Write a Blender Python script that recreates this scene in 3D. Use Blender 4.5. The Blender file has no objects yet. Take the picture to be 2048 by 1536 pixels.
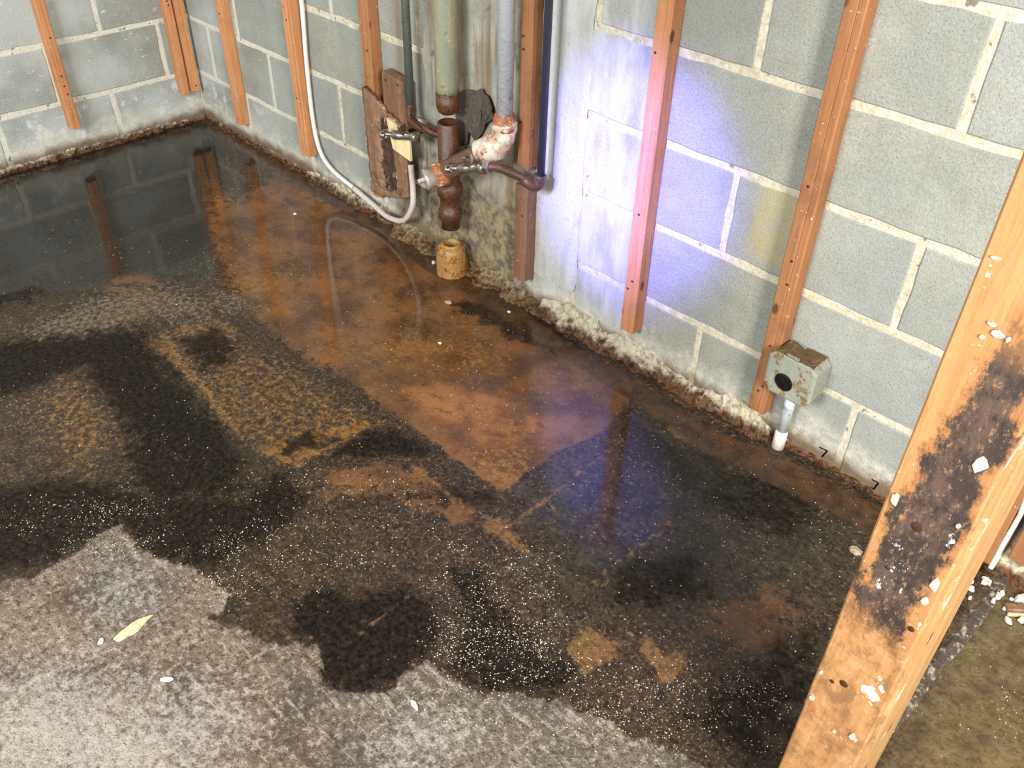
import bpy, bmesh, math, random
import numpy as np
from mathutils import Vector, Matrix, noise as mnoise
C = bpy.context.scene.collection
S = bpy.context.scene
random.seed(7)
rng = np.random.default_rng(7)

# ------------------------------------------------------------------ camera
CAM_LOC = (3.3271, -1.5736, 1.3912)
CAM_R = (0.700053, 0.713809, 0.020073)
CAM_U = (-0.452374, 0.421556, 0.785906)
CAM_F = (-0.552525, 0.559257, -0.618020)
FOCAL_PX = 1771.12

cam_data = bpy.data.cameras.new('camera')
cam = bpy.data.objects.new('camera', cam_data)
C.objects.link(cam)
cam_data.sensor_fit = 'HORIZONTAL'
cam_data.sensor_width = 36.0
cam_data.lens = FOCAL_PX / 2048 * 36.0
cam_data.clip_start = 0.02
R_, U_, F_ = Vector(CAM_R), Vector(CAM_U), Vector(CAM_F)
mw = Matrix((R_, U_, -F_)).transposed().to_4x4()
mw.translation = Vector(CAM_LOC)
cam.matrix_world = mw
S.camera = cam

# ------------------------------------------------------------------ light
S.view_settings.view_transform = 'Standard'
S.view_settings.look = 'None'
S.view_settings.exposure = 0.36
S.view_settings.gamma = 1.0
S.view_settings.use_curve_mapping = False
world = bpy.data.worlds.new('world')
S.world = world
world.use_nodes = True
world.node_tree.nodes['Background'].inputs[0].default_value = (0.93, 0.97, 1.0, 1)
world.node_tree.nodes['Background'].inputs[1].default_value = 0.42


def aim(o, target):
    d = Vector(target) - o.location
    o.rotation_euler = d.to_track_quat('-Z', 'Y').to_euler()


def light(name, kind, loc, target, energy, color, **kw):
    d = bpy.data.lights.new(name, kind)
    d.energy = energy
    d.color = color
    for k, v in kw.items():
        setattr(d, k, v)
    o = bpy.data.objects.new(name, d)
    C.objects.link(o)
    o.location = loc
    aim(o, target)
    return o


# daylight from the doorway and window behind the camera to the right
light('window_light', 'AREA', (4.9, -1.75, 1.7), (1.4, -0.2, 0.3), 125, (1.0, 0.965, 0.90), shape='RECTANGLE', size=0.8, size_y=1.0)
light('rear_window_light', 'AREA', (2.2, -4.0, 2.0), (0.2, -0.5, 0.2), 135, (0.95, 0.98, 1.0), shape='RECTANGLE', size=1.6, size_y=1.0)
# violet-blue beam falling on the wall
light('violet_beam', 'SPOT', (2.55, -2.3, 1.75), (2.16, 0.0, 0.48), 1350, (0.20, 0.17, 1.0), spot_size=math.radians(14.5), spot_blend=1.0, shadow_soft_size=0.05)
light('white_beam', 'SPOT', (2.45, -2.3, 1.75), (1.93, 0.0, 0.50), 16, (0.86, 0.90, 1.0), spot_size=math.radians(15), spot_blend=1.0, shadow_soft_size=0.05)


# ------------------------------------------------------------------ helpers
def lin(r, g, b):
    f = lambda c: (c / 255 / 12.92) if c / 255 <= 0.04045 else ((c / 255 + 0.055) / 1.055) ** 2.4
    return (f(r), f(g), f(b), 1.0)


class Mat:
    """a small wrapper that builds node materials"""
    def __init__(self, name):
        self.m = bpy.data.materials.new(name)
        self.m.use_nodes = True
        self.t = self.m.node_tree
        self.t.nodes.clear()
        self.out = self.t.nodes.new('ShaderNodeOutputMaterial')
        self.b = self.t.nodes.new('ShaderNodeBsdfPrincipled')
        self.t.links.new(self.b.outputs[0], self.out.inputs[0])

    def put(self, sock, v):
        if isinstance(v, bpy.types.NodeSocket):
            self.t.links.new(v, sock)
        elif v is not None:
            if hasattr(sock.default_value, '__len__') and not hasattr(v, '__len__'):
                v = [v] * len(sock.default_value)
            if hasattr(v, '__len__') and len(v) > len(sock.default_value):
                v = v[:len(sock.default_value)]
            sock.default_value = v

    def node(self, kind, ins=None, **attrs):
        n = self.t.nodes.new(kind)
        for k, v in attrs.items():
            setattr(n, k, v)
        for k, v in (ins or {}).items():
            self.put(n.inputs[k], v)
        return n

    def set(self, **kw):
        for k, v in kw.items():
            self.put(self.b.inputs[k.replace('_', ' ')], v)

    def pos(self):
        return self.node('ShaderNodeNewGeometry').outputs['Position']

    def obj(self):
        return self.node('ShaderNodeTexCoord').outputs['Object']

    def rand(self):
        return self.node('ShaderNodeObjectInfo').outputs['Random']

    def noise(self, vec, scale, detail=4, rough=0.55, dist=0.0):
        return self.node('ShaderNodeTexNoise', {'Vector': vec, 'Scale': scale, 'Detail': detail, 'Roughness': rough, 'Distortion': dist}).outputs['Fac']

    def voro(self, vec, scale, feature='F1', out='Distance'):
        return self.node('ShaderNodeTexVoronoi', {'Vector': vec, 'Scale': scale}, feature=feature).outputs[out]

    def math(self, op, a, b=0.0, clamp=False):
        n = self.node('ShaderNodeMath', {0: a, 1: b}, operation=op, use_clamp=clamp)
        return n.outputs[0]

    def step(self, v, lo, hi, a=0.0, b=1.0):
        n = self.node('ShaderNodeMapRange', {'Value': v, 'From Min': lo, 'From Max': hi, 'To Min': a, 'To Max': b}, interpolation_type='SMOOTHSTEP')
        return n.outputs[0]

    def mix(self, f, a, b, mode='MIX'):
        n = self.node('ShaderNodeMix', data_type='RGBA', blend_type=mode)
        self.put(n.inputs[0], f)
        self.put(n.inputs[6], a)
        self.put(n.inputs[7], b)
        return n.outputs[2]

    def xyz(self, vec):
        n = self.node('ShaderNodeSeparateXYZ', {0: vec})
        return n.outputs

    def vec(self, v, scale=(1, 1, 1), loc=(0, 0, 0), add=None):
        n = self.node('ShaderNodeMapping', {'Vector': v, 'Scale': scale, 'Location': loc})
        o = n.outputs[0]
        if add is not None:
            a = self.node('ShaderNodeVectorMath', {0: o}, operation='ADD')
            s = self.node('ShaderNodeVectorMath', {0: (37.0, 91.0, 53.0)}, operation='SCALE')
            self.put(s.inputs['Scale'], add)
            self.put(a.inputs[1], s.outputs[0])
            o = a.outputs[0]
        return o

    def bump(self, h, strength=0.5, dist=0.01, normal=None):
        n = self.node('ShaderNodeBump', {'Height': h, 'Strength': strength, 'Distance': dist})
        if normal is not None:
            self.put(n.inputs['Normal'], normal)
        return n.outputs[0]

    def band(self, v, lo, hi, soft):
        a = self.step(v, lo - soft, lo + soft)
        b = self.step(v, hi - soft, hi + soft, 1.0, 0.0)
        return self.math('MULTIPLY', a, b)


def link(o, parent=None):
    C.objects.link(o)
    if parent is not None:
        o.parent = parent
    return o


def mesh_obj(name, bm, mat, parent=None, smooth=False, world_parent=None):
    me = bpy.data.meshes.new(name)
    bmesh.ops.recalc_face_normals(bm, faces=bm.faces[:])
    bm.to_mesh(me)
    bm.free()
    if smooth:
        for p in me.polygons:
            p.use_smooth = True
    me.materials.append(mat.m if isinstance(mat, Mat) else mat)
    o = bpy.data.objects.new(name, me)
    return link(o, parent)


def tag(o, label=None, cat=None, group=None, kind=None):
    if label: o['label'] = label
    if cat: o['category'] = cat
    if group: o['group'] = group
    if kind: o['kind'] = kind
    return o


def thing(name, label, cat, loc=(0, 0, 0), group=None):
    o = bpy.data.objects.new(name, None)
    o.empty_display_size = 0.05
    o.location = loc
    C.objects.link(o)
    return tag(o, label, cat, group)


def add_box(bm, lo, hi, bevel=0.0, seg=1):
    lo, hi = Vector(lo), Vector(hi)
    r = bmesh.ops.create_cube(bm, size=1.0)
    vs = r['verts']
    for v in vs:
        v.co = Vector(((lo[i] + hi[i]) / 2 + v.co[i] * (hi[i] - lo[i]) for i in range(3)))
    if bevel:
        es = list({e for v in vs for e in v.link_edges})
        bmesh.ops.bevel(bm, geom=es, offset=bevel, segments=seg, affect='EDGES', profile=0.6)
    return bm


def frame_for(axis):
    z = Vector(axis).normalized()
    x = z.orthogonal().normalized()
    return x, z.cross(x), z


def add_lathe(bm, p0, axis, prof, n=20, closed=True):
    """revolve (t, r) pairs about axis through p0"""
    p0 = Vector(p0)
    x, y, z = frame_for(axis)
    rings = []
    for t, r in prof:
        rings.append([bm.verts.new(p0 + z * t + (x * math.cos(a) + y * math.sin(a)) * r) for a in [2 * math.pi * k / n for k in range(n)]])
    for a, b in zip(rings, rings[1:]):
        for k in range(n):
            bm.faces.new((a[k], a[(k + 1) % n], b[(k + 1) % n], b[k]))
    if closed:
        bm.faces.new(rings[0][::-1])
        bm.faces.new(rings[-1])
    return rings


def smooth_path(pts, per=6):
    pts = [Vector(p) for p in pts]
    out = []
    for i in range(len(pts) - 1):
        a, b, c, d = pts[max(i - 1, 0)], pts[i], pts[i + 1], pts[min(i + 2, len(pts) - 1)]
        for k in range(per):
            t = k / per
            out.append(0.5 * ((2 * b) + (c - a) * t + (2 * a - 5 * b + 4 * c - d) * t * t + (3 * b - a - 3 * c + d) * t ** 3))
    out.append(pts[-1])
    return out


def add_tube(bm, path, radius, n=12, jitter=0.0):
    path = [Vector(p) for p in path]
    rad = radius if callable(radius) else (lambda i: radius)
    rings = []
    prev = None
    for i, p in enumerate(path):
        d = (path[min(i + 1, len(path) - 1)] - path[max(i - 1, 0)]).normalized()
        if prev is None:
            x = d.orthogonal().normalized()
        else:
            x = (prev - d * prev.dot(d)).normalized()
        prev = x
        y = d.cross(x)
        r = rad(i)
        rings.append([bm.verts.new(p + (x * math.cos(a) + y * math.sin(a)) * (r + jitter * (mnoise.noise(p * 60 + Vector((a, 0, 0)))))) for a in [2 * math.pi * k / n for k in range(n)]])
    for a, b in zip(rings, rings[1:]):
        for k in range(n):
            bm.faces.new((a[k], a[(k + 1) % n], b[(k + 1) % n], b[k]))
    bm.faces.new(rings[0][::-1])
    bm.faces.new(rings[-1])


def fbm(p, s, o=4):
    return mnoise.fractal(Vector(p) * s, 1.0, 2.0, o)


# ------------------------------------------------------------------ materials
def concrete_block():
    M = Mat('concrete_block')
    P = M.pos()
    x, y, z = M.xyz(P)
    rnd = M.rand()
    big = M.noise(M.vec(P, add=rnd), 5, 4)
    mid = M.noise(P, 22, 5, 0.6)
    fine = M.noise(P, 190, 4, 0.7)
    pits = M.voro(P, 210)
    c = M.mix(M.step(big, 0.3, 0.7), lin(143, 146, 137), lin(163, 163, 150))
    c = M.mix(M.math('MULTIPLY', rnd, 0.55), c, lin(160, 164, 162))
    c = M.mix(M.step(mid, 0.42, 0.75, 0, 0.35), c, lin(140, 132, 112))
    c = M.mix(M.step(fine, 0.35, 0.62, 0.34, 0), c, lin(100, 102, 92))
    c = M.mix(M.step(fine, 0.60, 0.78, 0, 0.3), c, lin(200, 202, 192))
    c = M.mix(M.step(pits, 0.10, 0.28, 0.25, 0), c, lin(84, 84, 78))
    # white scuffs, strongest on the far left wall
    far = M.step(x, 0.0, 0.9, 1.0, 0.0)
    sc = M.noise(M.vec(P, (1, 1, 2.4)), 38, 6, 0.7, 0.6)
    amt = M.math('ADD', M.math('MULTIPLY', far, 0.7), 0.10)
    c = M.mix(M.math('MULTIPLY', M.step(sc, 0.60, 0.68), amt), c, lin(226, 226, 218))
    bz = M.math('MULTIPLY', M.math('MULTIPLY', far, M.band(z, 0.04, 0.17, 0.03)), M.step(M.noise(M.vec(P, loc=(2, 5, 1)), 15, 6, 0.7), 0.52, 0.60, 0, 0.75))
    c = M.mix(bz, c, lin(216, 221, 220))
    # bluish white limewash near the corner end and around the violet patch
    c = M.mix(M.math('MULTIPLY', M.step(M.noise(P, 3.0, 3), 0.36, 0.62), M.math('ADD', M.math('MULTIPLY', far, 0.5), 0.08)), c, lin(198, 204, 202))
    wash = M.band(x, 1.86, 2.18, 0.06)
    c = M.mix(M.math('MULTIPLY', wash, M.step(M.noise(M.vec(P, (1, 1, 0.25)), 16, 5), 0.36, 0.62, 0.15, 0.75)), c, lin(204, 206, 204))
    # yellowish drip stain left of the second furring strip
    ys = M.math('MULTIPLY', M.band(x, 2.485, 2.62, 0.018), M.band(z, 0.42, 0.60, 0.02))
    c = M.mix(M.math('MULTIPLY', ys, M.step(mid, 0.25, 0.6, 0.15, 0.45)), c, lin(190, 170, 96))
    # rusty drips around the pipes
    dr = M.math('MULTIPLY', M.band(x, 1.25, 1.84, 0.05), M.step(M.noise(M.vec(P, (1, 1, 0.12)), 20, 4), 0.40, 0.66))
    c = M.mix(M.math('MULTIPLY', dr, 0.55), c, lin(140, 112, 70))
    # lime bloom and damp line along the foot of the wall
    bl = M.math('ADD', z, M.math('MULTIPLY', M.math('SUBTRACT', M.noise(P, 14, 6, 0.65), 0.5), 0.22))
    c = M.mix(M.math('MULTIPLY', M.step(bl, 0.03, 0.13, 1, 0), M.step(M.noise(P, 45, 5, 0.7), 0.38, 0.6, 0.25, 0.85)), c, lin(214, 208, 188))
    dl = M.math('ADD', z, M.math('MULTIPLY', M.math('SUBTRACT', M.noise(P, 10, 5, 0.6), 0.5), 0.07))
    c = M.mix(M.step(dl, 0.022, 0.062, 0.9, 0), c, lin(104, 80, 50))
    # grimy wall behind the drain stack
    gr = M.math('MULTIPLY', M.band(x, 1.22, 1.82, 0.05), M.step(z, 0.12, 0.44, 1, 0))
    c = M.mix(M.math('MULTIPLY', gr, M.step(M.noise(P, 9, 6, 0.65), 0.36, 0.58, 0.25, 0.9)), c, lin(112, 98, 72))
    c = M.mix(M.math('MULTIPLY', gr, M.step(M.noise(M.vec(P, loc=(3, 3, 3)), 12, 6, 0.65), 0.52, 0.62, 0, 0.8)), c, lin(58, 58, 54))
    h = M.math('ADD', M.math('MULTIPLY', fine, 0.6), M.math('ADD', M.math('MULTIPLY', mid, 0.8), M.step(pits, 0.0, 0.3, -0.5, 0)))
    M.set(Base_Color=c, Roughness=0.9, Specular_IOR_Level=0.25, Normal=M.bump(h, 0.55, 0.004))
    return M


def mortar_mat():
    M = Mat('mortar')
    P = M.pos()
    x, y, z = M.xyz(P)
    n = M.noise(P, 60, 5, 0.65)
    c = M.mix(M.step(n, 0.3, 0.7), lin(196, 186, 156), lin(228, 222, 200))
    far = M.step(x, 0.2, 1.2, 1.0, 0.0)
    c = M.mix(M.math('MULTIPLY', far, 0.6), c, lin(228, 226, 214))
    dl = M.math('ADD', z, M.math('MULTIPLY', M.math('SUBTRACT', M.noise(P, 12, 4), 0.5), 0.06))
    c = M.mix(M.step(dl, 0.01, 0.07, 0.9, 0), c, lin(120, 96, 62))
    c = M.mix(M.step(M.noise(P, 34, 3), 0.64, 0.70, 0, 0.75), c, lin(96, 90, 76))
    # plain block colour for the courses above the frame
    c = M.mix(M.step(z, 1.22, 1.24), c, lin(160, 160, 152))
    M.set(Base_Color=c, Roughness=0.95, Specular_IOR_Level=0.2, Normal=M.bump(M.noise(P, 140, 5, 0.7), 0.8, 0.006))
    return M


def parge_mat():
    M = Mat('parge_coat')
    P = M.pos()
    x, y, z = M.xyz(P)
    n = M.noise(P, 9, 6, 0.62)
    c = M.mix(M.step(n, 0.3, 0.7), lin(150, 150, 138), lin(186, 182, 164))
    wash = M.step(x, 1.84, 1.88)
    c = M.mix(M.math('MULTIPLY', wash, M.step(M.noise(M.vec(P, (1, 1, 0.2)), 22, 5), 0.3, 0.6, 0.35, 0.95)), c, lin(200, 202, 200))
    st = M.noise(M.vec(P, (1, 1, 0.10)), 26, 4, 0.6)
    left = M.step(x, 1.80, 1.84, 1, 0)
    c = M.mix(M.math('MULTIPLY', left, M.step(st, 0.48, 0.66, 0, 0.75)), c, lin(136, 110, 70))
    c = M.mix(M.math('MULTIPLY', left, M.step(st, 0.40, 0.28, 0, 0.6)), c, lin(120, 134, 112))
    low = M.math('ADD', z, M.math('MULTIPLY', M.math('SUBTRACT', M.noise(P, 10, 6, 0.65), 0.5), 0.3))
    grime = M.math('MULTIPLY', left, M.step(low, 0.20, 0.36, 1, 0))
    c = M.mix(M.math('MULTIPLY', grime, 0.85), c, M.mix(M.step(M.noise(P, 30, 6, 0.7), 0.4, 0.6), lin(84, 76, 58), lin(156, 138, 98)))
    c = M.mix(M.math('MULTIPLY', left, M.step(M.noise(M.vec(P, loc=(5, 1, 2)), 11, 5, 0.6), 0.58, 0.66, 0, 0.6)), c, lin(62, 64, 60))
    c = M.mix(M.step(M.noise(P, 120, 4, 0.7), 0.58, 0.72, 0, 0.35), c, lin(82, 80, 72))
    c = M.mix(M.step(low, -0.02, 0.05, 0.85, 0), c, lin(112, 88, 56))
    M.set(Base_Color=c, Roughness=0.85, Specular_IOR_Level=0.3, Normal=M.bump(M.noise(P, 60, 6, 0.7), 0.7, 0.006))
    return M


def crust_mat():
    M = Mat('lime_crust')
    P = M.pos()
    x, y, z = M.xyz(P)
    lump = M.noise(P, 70, 6, 0.7)
    c = M.mix(M.step(lump, 0.34, 0.52), lin(146, 132, 100), lin(206, 198, 172))
    zz = M.math('ADD', z, M.math('MULTIPLY', M.math('SUBTRACT', M.noise(P, 24, 5, 0.65), 0.5), 0.05))
    c = M.mix(M.step(zz, 0.010, 0.030, 1, 0), c, M.mix(M.step(lump, 0.35, 0.6), lin(52, 34, 20), lin(112, 72, 38)))
    mid = M.math('MULTIPLY', M.band(x, 1.2, 1.86, 0.06), 0.7)
    c = M.mix(mid, c, M.mix(M.step(lump, 0.38, 0.6), lin(76, 60, 38), lin(146, 116, 74)))
    c = M.mix(M.step(M.noise(P, 110, 4, 0.7), 0.6, 0.7, 0, 0.5), c, lin(84, 68, 48))
    w = M.step(zz, 0.012, 0.04, 0.35, 0.9)
    M.set(Base_Color=c, Roughness=w, Normal=M.bump(lump, 0.7, 0.010))
    return M


def floor_mat():
    M = Mat('wet_concrete')
    P = M.pos()
    fa = M.node('ShaderNodeAttribute', attribute_name='stain_shade_a')
    fb = M.node('ShaderNodeAttribute', attribute_name='stain_b')
    fc = M.node('ShaderNodeAttribute', attribute_name='stain_c')

    def chans(n):
        s = M.node('ShaderNodeSeparateColor', {0: n.outputs['Color']})
        return [s.outputs[0], s.outputs[1], s.outputs[2], n.outputs['Alpha']]
    dry, rust, ochre, black = chans(fa)
    water, band, tan, olive = chans(fb)
    white, grayd, mud, pale = chans(fc)
    n1 = M.noise(P, 7, 7, 0.62)
    n2 = M.noise(P, 26, 7, 0.66)
    n3 = M.noise(P, 85, 6, 0.7)
    n4 = M.noise(P, 260, 4, 0.72)
    # streaky flaked noise
    n5 = M.noise(M.vec(P, (1, 1, 1), (4.2, 1.3, 0)), 62, 8, 0.78)

    def thr(m, n, k, e=0.06):
        k = k * 2.6
        e = e * 1.6 + 0.05
        v = M.math('ADD', m, M.math('MULTIPLY', M.math('SUBTRACT', n, 0.5), k))
        return M.step(v, 0.5 - e, 0.5 + e)

    def mul(a, b):
        return M.math('MULTIPLY', a, b)
    c = M.mix(M.step(n2, 0.32, 0.68), lin(30, 22, 14), lin(78, 60, 41))
    c = M.mix(M.step(n1, 0.42, 0.64, 0, 0.7), c, lin(46, 37, 26))
    c = M.mix(M.step(n5, 0.55, 0.62, 0, 0.6), c, lin(112, 90, 60))
    c = M.mix(M.step(n3, 0.43, 0.50, 0.8, 0), c, lin(16, 12, 8))
    c = M.mix(M.step(M.noise(P, 130, 5, 0.75), 0.55, 0.61, 0, 0.6), c, lin(128, 104, 72))
    # olive-grey tile ghosts
    ol = M.mix(M.step(n2, 0.36, 0.64), lin(28, 27, 21), lin(66, 62, 48))
    ol = M.mix(M.step(n5, 0.55, 0.62, 0, 0.6), ol, lin(104, 95, 72))
    ol = M.mix(M.step(n3, 0.43, 0.49, 0.75, 0), ol, lin(16, 15, 11))
    c = M.mix(mul(thr(olive, n2, 1.0, 0.2), 0.85), c, ol)
    # rust films
    ru = M.mix(M.step(n1, 0.36, 0.64), lin(86, 58, 34), lin(134, 92, 52))
    ru = M.mix(M.step(M.math('ADD', rust, M.math('MULTIPLY', M.math('SUBTRACT', n2, 0.5), 0.25)), 0.78, 1.0), ru, M.mix(M.step(n1, 0.36, 0.64), lin(112, 74, 42), lin(162, 108, 60)))
    ru = M.mix(M.step(n2, 0.50, 0.68, 0, 0.7), ru, lin(72, 54, 34))
    ru = M.mix(M.step(n3, 0.55, 0.72, 0, 0.5), ru, lin(160, 118, 72))
    ru = M.mix(M.step(n5, 0.40, 0.30, 0, 0.6), ru, lin(48, 32, 20))
    c = M.mix(mul(thr(rust, n2, 0.6, 0.06), M.step(n5, 0.3, 0.45, 0.72, 0.95)), c, ru)
    # ochre mastic residue
    oc = M.mix(M.step(n5, 0.36, 0.66), lin(92, 64, 30), lin(166, 120, 60))
    c = M.mix(mul(thr(ochre, n5, 1.2, 0.16), 0.85), c, oc)
    # pale mottled scale
    pa = M.mix(M.step(n3, 0.36, 0.64), lin(84, 70, 52), lin(150, 134, 106))
    c = M.mix(mul(thr(pale, n5, 1.7, 0.10), 0.75), c, pa)
    # black stains and dark wet patches, plus the post's painted shadow
    bk = M.mix(M.step(n3, 0.42, 0.62), lin(9, 7, 5), lin(40, 34, 26))
    bkm = thr(black, n2, 0.9, 0.14)
    c = M.mix(mul(bkm, 0.9), c, bk)
    tn = M.mix(M.step(n3, 0.36, 0.64), lin(96, 68, 40), lin(148, 110, 66))
    c = M.mix(mul(thr(tan, M.math('ADD', mul(n2, 0.5), mul(n5, 0.5)), 1.5, 0.10), 0.7), c, tn)
    bd = M.mix(M.step(n2, 0.3, 0.7), lin(46, 30, 17), lin(96, 66, 39))
    c = M.mix(mul(thr(band, n2, 0.8, 0.15), 0.9), c, bd)
    md = M.mix(M.step(n2, 0.3, 0.7), lin(84, 70, 44), lin(126, 108, 74))
    md = M.mix(M.step(n3, 0.4, 0.5, 0.45, 0), md, lin(50, 40, 26))
    c = M.mix(thr(mud, n2, 0.2, 0.2), c, md)
    # dry, dusty concrete
    dr = M.mix(M.step(n1, 0.34, 0.66), lin(112, 95, 79), lin(156, 136, 117))
    dr = M.mix(mul(thr(grayd, n2, 0.8, 0.25), 0.65), dr, M.mix(n3, lin(92, 92, 82), lin(140, 138, 126)))
    dr = M.mix(M.step(n5, 0.50, 0.58, 0, 0.75), dr, lin(186, 170, 152))
    dr = M.mix(M.step(n3, 0.41, 0.47, 0.8, 0), dr, lin(86, 74, 62))
    dr = M.mix(M.step(n1, 0.46, 0.36, 0, 0.45), dr, lin(92, 90, 84))
    dr = M.mix(M.step(n2, 0.62, 0.72, 0, 0.5), dr, lin(150, 124, 92))
    dr = M.mix(mul(thr(white, n5, 1.6, 0.3), 0.8), dr, M.mix(n3, lin(178, 168, 156), lin(232, 226, 216)))
    st = M.noise(M.vec(P, (0.35, 2.2, 1), (1, 2, 0)), 24, 6, 0.7, 0.3)
    dr = M.mix(M.step(st, 0.57, 0.63, 0, 0.55), dr, lin(206, 194, 178))
    dr = M.mix(M.step(st, 0.42, 0.36, 0, 0.5), dr, lin(98, 88, 78))
    dr = M.mix(M.step(M.noise(P, 150, 5, 0.75), 0.56, 0.62, 0, 0.7), dr, lin(74, 64, 54))
    isdry = thr(dry, n2, 0.35, 0.02)
    c = M.mix(isdry, c, dr)
    # pale mineral flecks
    fl = M.voro(P, 46)
    fv = M.noise(P, 5, 3)
    c = M.mix(mul(M.step(fl, 0.05, 0.12, 1, 0), M.step(fv, 0.5, 0.6, 0, 0.65)), c, lin(196, 182, 150))
    wet = M.math('SUBTRACT', 1.0, isdry)
    film = mul(thr(water, n1, 0.5, 0.3), wet)
    rough = M.math('ADD', mul(isdry, 0.85), mul(wet, M.step(n1, 0.3, 0.7, 0.5, 0.7)))
    h = M.math('ADD', M.math('MULTIPLY', n3, 1.0), M.math('ADD', M.math('MULTIPLY', n4, 0.5), M.math('MULTIPLY', n2, 1.5)))
    bs = M.math('ADD', mul(isdry, 1.0), mul(wet, 0.5))
    M.set(Base_Color=c, Roughness=rough, IOR=1.4, Specular_IOR_Level=0.08, Normal=M.bump(h, bs, 0.010))
    wob = M.bump(M.noise(P, 9, 2), 0.06, 0.01)
    rip = M.bump(M.math('ADD', n3, n4), M.step(film, 0.2, 0.9, 0.38, 0.010), 0.010, wob)
    M.set(Coat_Weight=mul(mul(wet, 0.95), M.math('SUBTRACT', 1.0, mul(mul(bkm, 0.7), M.step(film, 0.2, 0.7, 1, 0)))), Coat_Roughness=M.step(film, 0.3, 0.95, 0.14, 0.02), Coat_IOR=1.5, Coat_Normal=rip)
    return M


def wood_mat(name, c1, c2, dark, stain=0.35, wet=0.0, paint=0.0, mold=0.0, axis=2):
    M = Mat(name)
    O = M.obj()
    r = M.rand()
    sc = [1.0, 1.0, 1.0]
    sc[axis] = 0.06
    V = M.vec(O, sc, add=r)
    g = M.noise(V, 95, 5, 0.65, 0.4)
    g2 = M.noise(V, 26, 4, 0.6, 0.8)
    b = M.noise(M.vec(O, add=r), 9, 5, 0.6)
    c = M.mix(M.step(g2, 0.3, 0.7), c1, c2)
    c = M.mix(M.step(g, 0.50, 0.72, 0, 0.55), c, dark)
    c = M.mix(M.step(b, 0.5, 0.7, 0, stain), c, dark)
    kn = M.voro(M.vec(O, (1.0, 1.0, 0.5), add=r), 13)
    c = M.mix(M.step(kn, 0.06, 0.12, 0.85, 0), c, lin(70, 38, 20))
    sp = M.noise(M.vec(O, add=r), 130, 3, 0.6)
    c = M.mix(M.step(sp, 0.68, 0.72, 0, 0.8), c, lin(232, 214, 186))
    if mold:
        x, y, z = M.xyz(O)
        n = M.noise(M.vec(O, (1, 1, 0.6)), 30, 7, 0.7)
        ctr = M.step(z, 0.55, 0.95, 0.040, 0.060)
        hw = M.step(z, 0.72, 0.93, 0.034, 0.022)
        cx = M.math('DIVIDE', M.math('ABSOLUTE', M.math('SUBTRACT', x, ctr)), hw)
        zb = M.math('ADD', z, M.math('MULTIPLY', M.math('SUBTRACT', n, 0.5), 0.12))
        zm = M.band(zb, 0.53, 0.93, 0.02)
        v = M.math('SUBTRACT', M.math('ADD', 1.0, M.math('MULTIPLY', M.math('SUBTRACT', n, 0.5), 2.6)), cx)
        fib = M.noise(M.vec(O, (1.6, 1, 0.8), (1, 3, 2)), 120, 6, 0.75)
        halo = M.math('MULTIPLY', M.step(v, -0.30, 0.05), M.band(zb, 0.50, 0.965, 0.03))
        c = M.mix(M.math('MULTIPLY', halo, 0.75), c, M.mix(M.step(fib, 0.42, 0.58), lin(104, 66, 38), lin(158, 106, 62)))
        core = M.math('MULTIPLY', M.step(v, 0.0, 0.22), zm)
        dk = M.mix(M.step(n, 0.42, 0.56), lin(84, 66, 54), lin(44, 38, 36))
        dk = M.mix(M.step(fib, 0.56, 0.63, 0, 0.75), dk, lin(146, 114, 84))
        dk = M.mix(M.step(fib, 0.43, 0.38, 0, 0.7), dk, lin(26, 22, 20))
        c = M.mix(M.math('MULTIPLY', core, mold), c, dk)
        n2 = M.noise(M.vec(O, (1, 1, 0.7), (2, 2, 2)), 42, 6, 0.7)
        lowz = M.band(zb, 0.16, 0.53, 0.04)
        c = M.mix(M.math('MULTIPLY', M.step(n2, 0.48, 0.6, 0, 0.55), lowz), c, lin(108, 76, 50))
        c = M.mix(M.math('MULTIPLY', M.step(n2, 0.46, 0.36, 0, 0.55), lowz), c, lin(190, 152, 108))
    if paint:
        pn = M.noise(M.vec(O, (1, 1, 0.7), add=r), 24, 6, 0.72)
        c = M.mix(M.step(pn, 0.66 - paint * 0.08, 0.69 - paint * 0.08), c, lin(240, 232, 214))
    M.set(Base_Color=c, Roughness=M.step(b, 0.3, 0.7, 0.62 - wet * 0.4, 0.8 - wet * 0.4), Normal=M.bump(M.math('ADD', g, M.math('MULTIPLY', sp, 0.3)), 0.35, 0.003))
    return M


def rusty(name, base, rust, deep, amount=0.5, rough=0.45, metal=0.0, scale=30, spots=None, lime=0.0):
    M = Mat(name)
    P = M.pos()
    n = M.noise(P, scale, 6, 0.68)
    n2 = M.noise(P, scale * 3.5, 5, 0.7)
    st = M.noise(M.vec(P, (1, 1, 0.15)), scale * 1.2, 4, 0.6)
    c = M.mix(M.step(st, 0.36, 0.66, 0, 0.7), base, spots or base)
    f = M.step(n, 0.72 - amount * 0.5, 0.80 - amount * 0.5)
    c = M.mix(f, c, M.mix(M.step(n2, 0.35, 0.65), deep, rust))
    if lime:
        c = M.mix(M.step(M.noise(M.vec(P, loc=(7, 2, 4)), scale * 0.8, 5, 0.7), 0.64 - lime * 0.24, 0.72 - lime * 0.24), c, M.mix(n2, lin(206, 190, 164), lin(238, 228, 212)))
    M.set(Base_Color=c, Roughness=rough, Metallic=metal, Normal=M.bump(M.math('ADD', n, n2), 0.45, 0.004))
    return M


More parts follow.
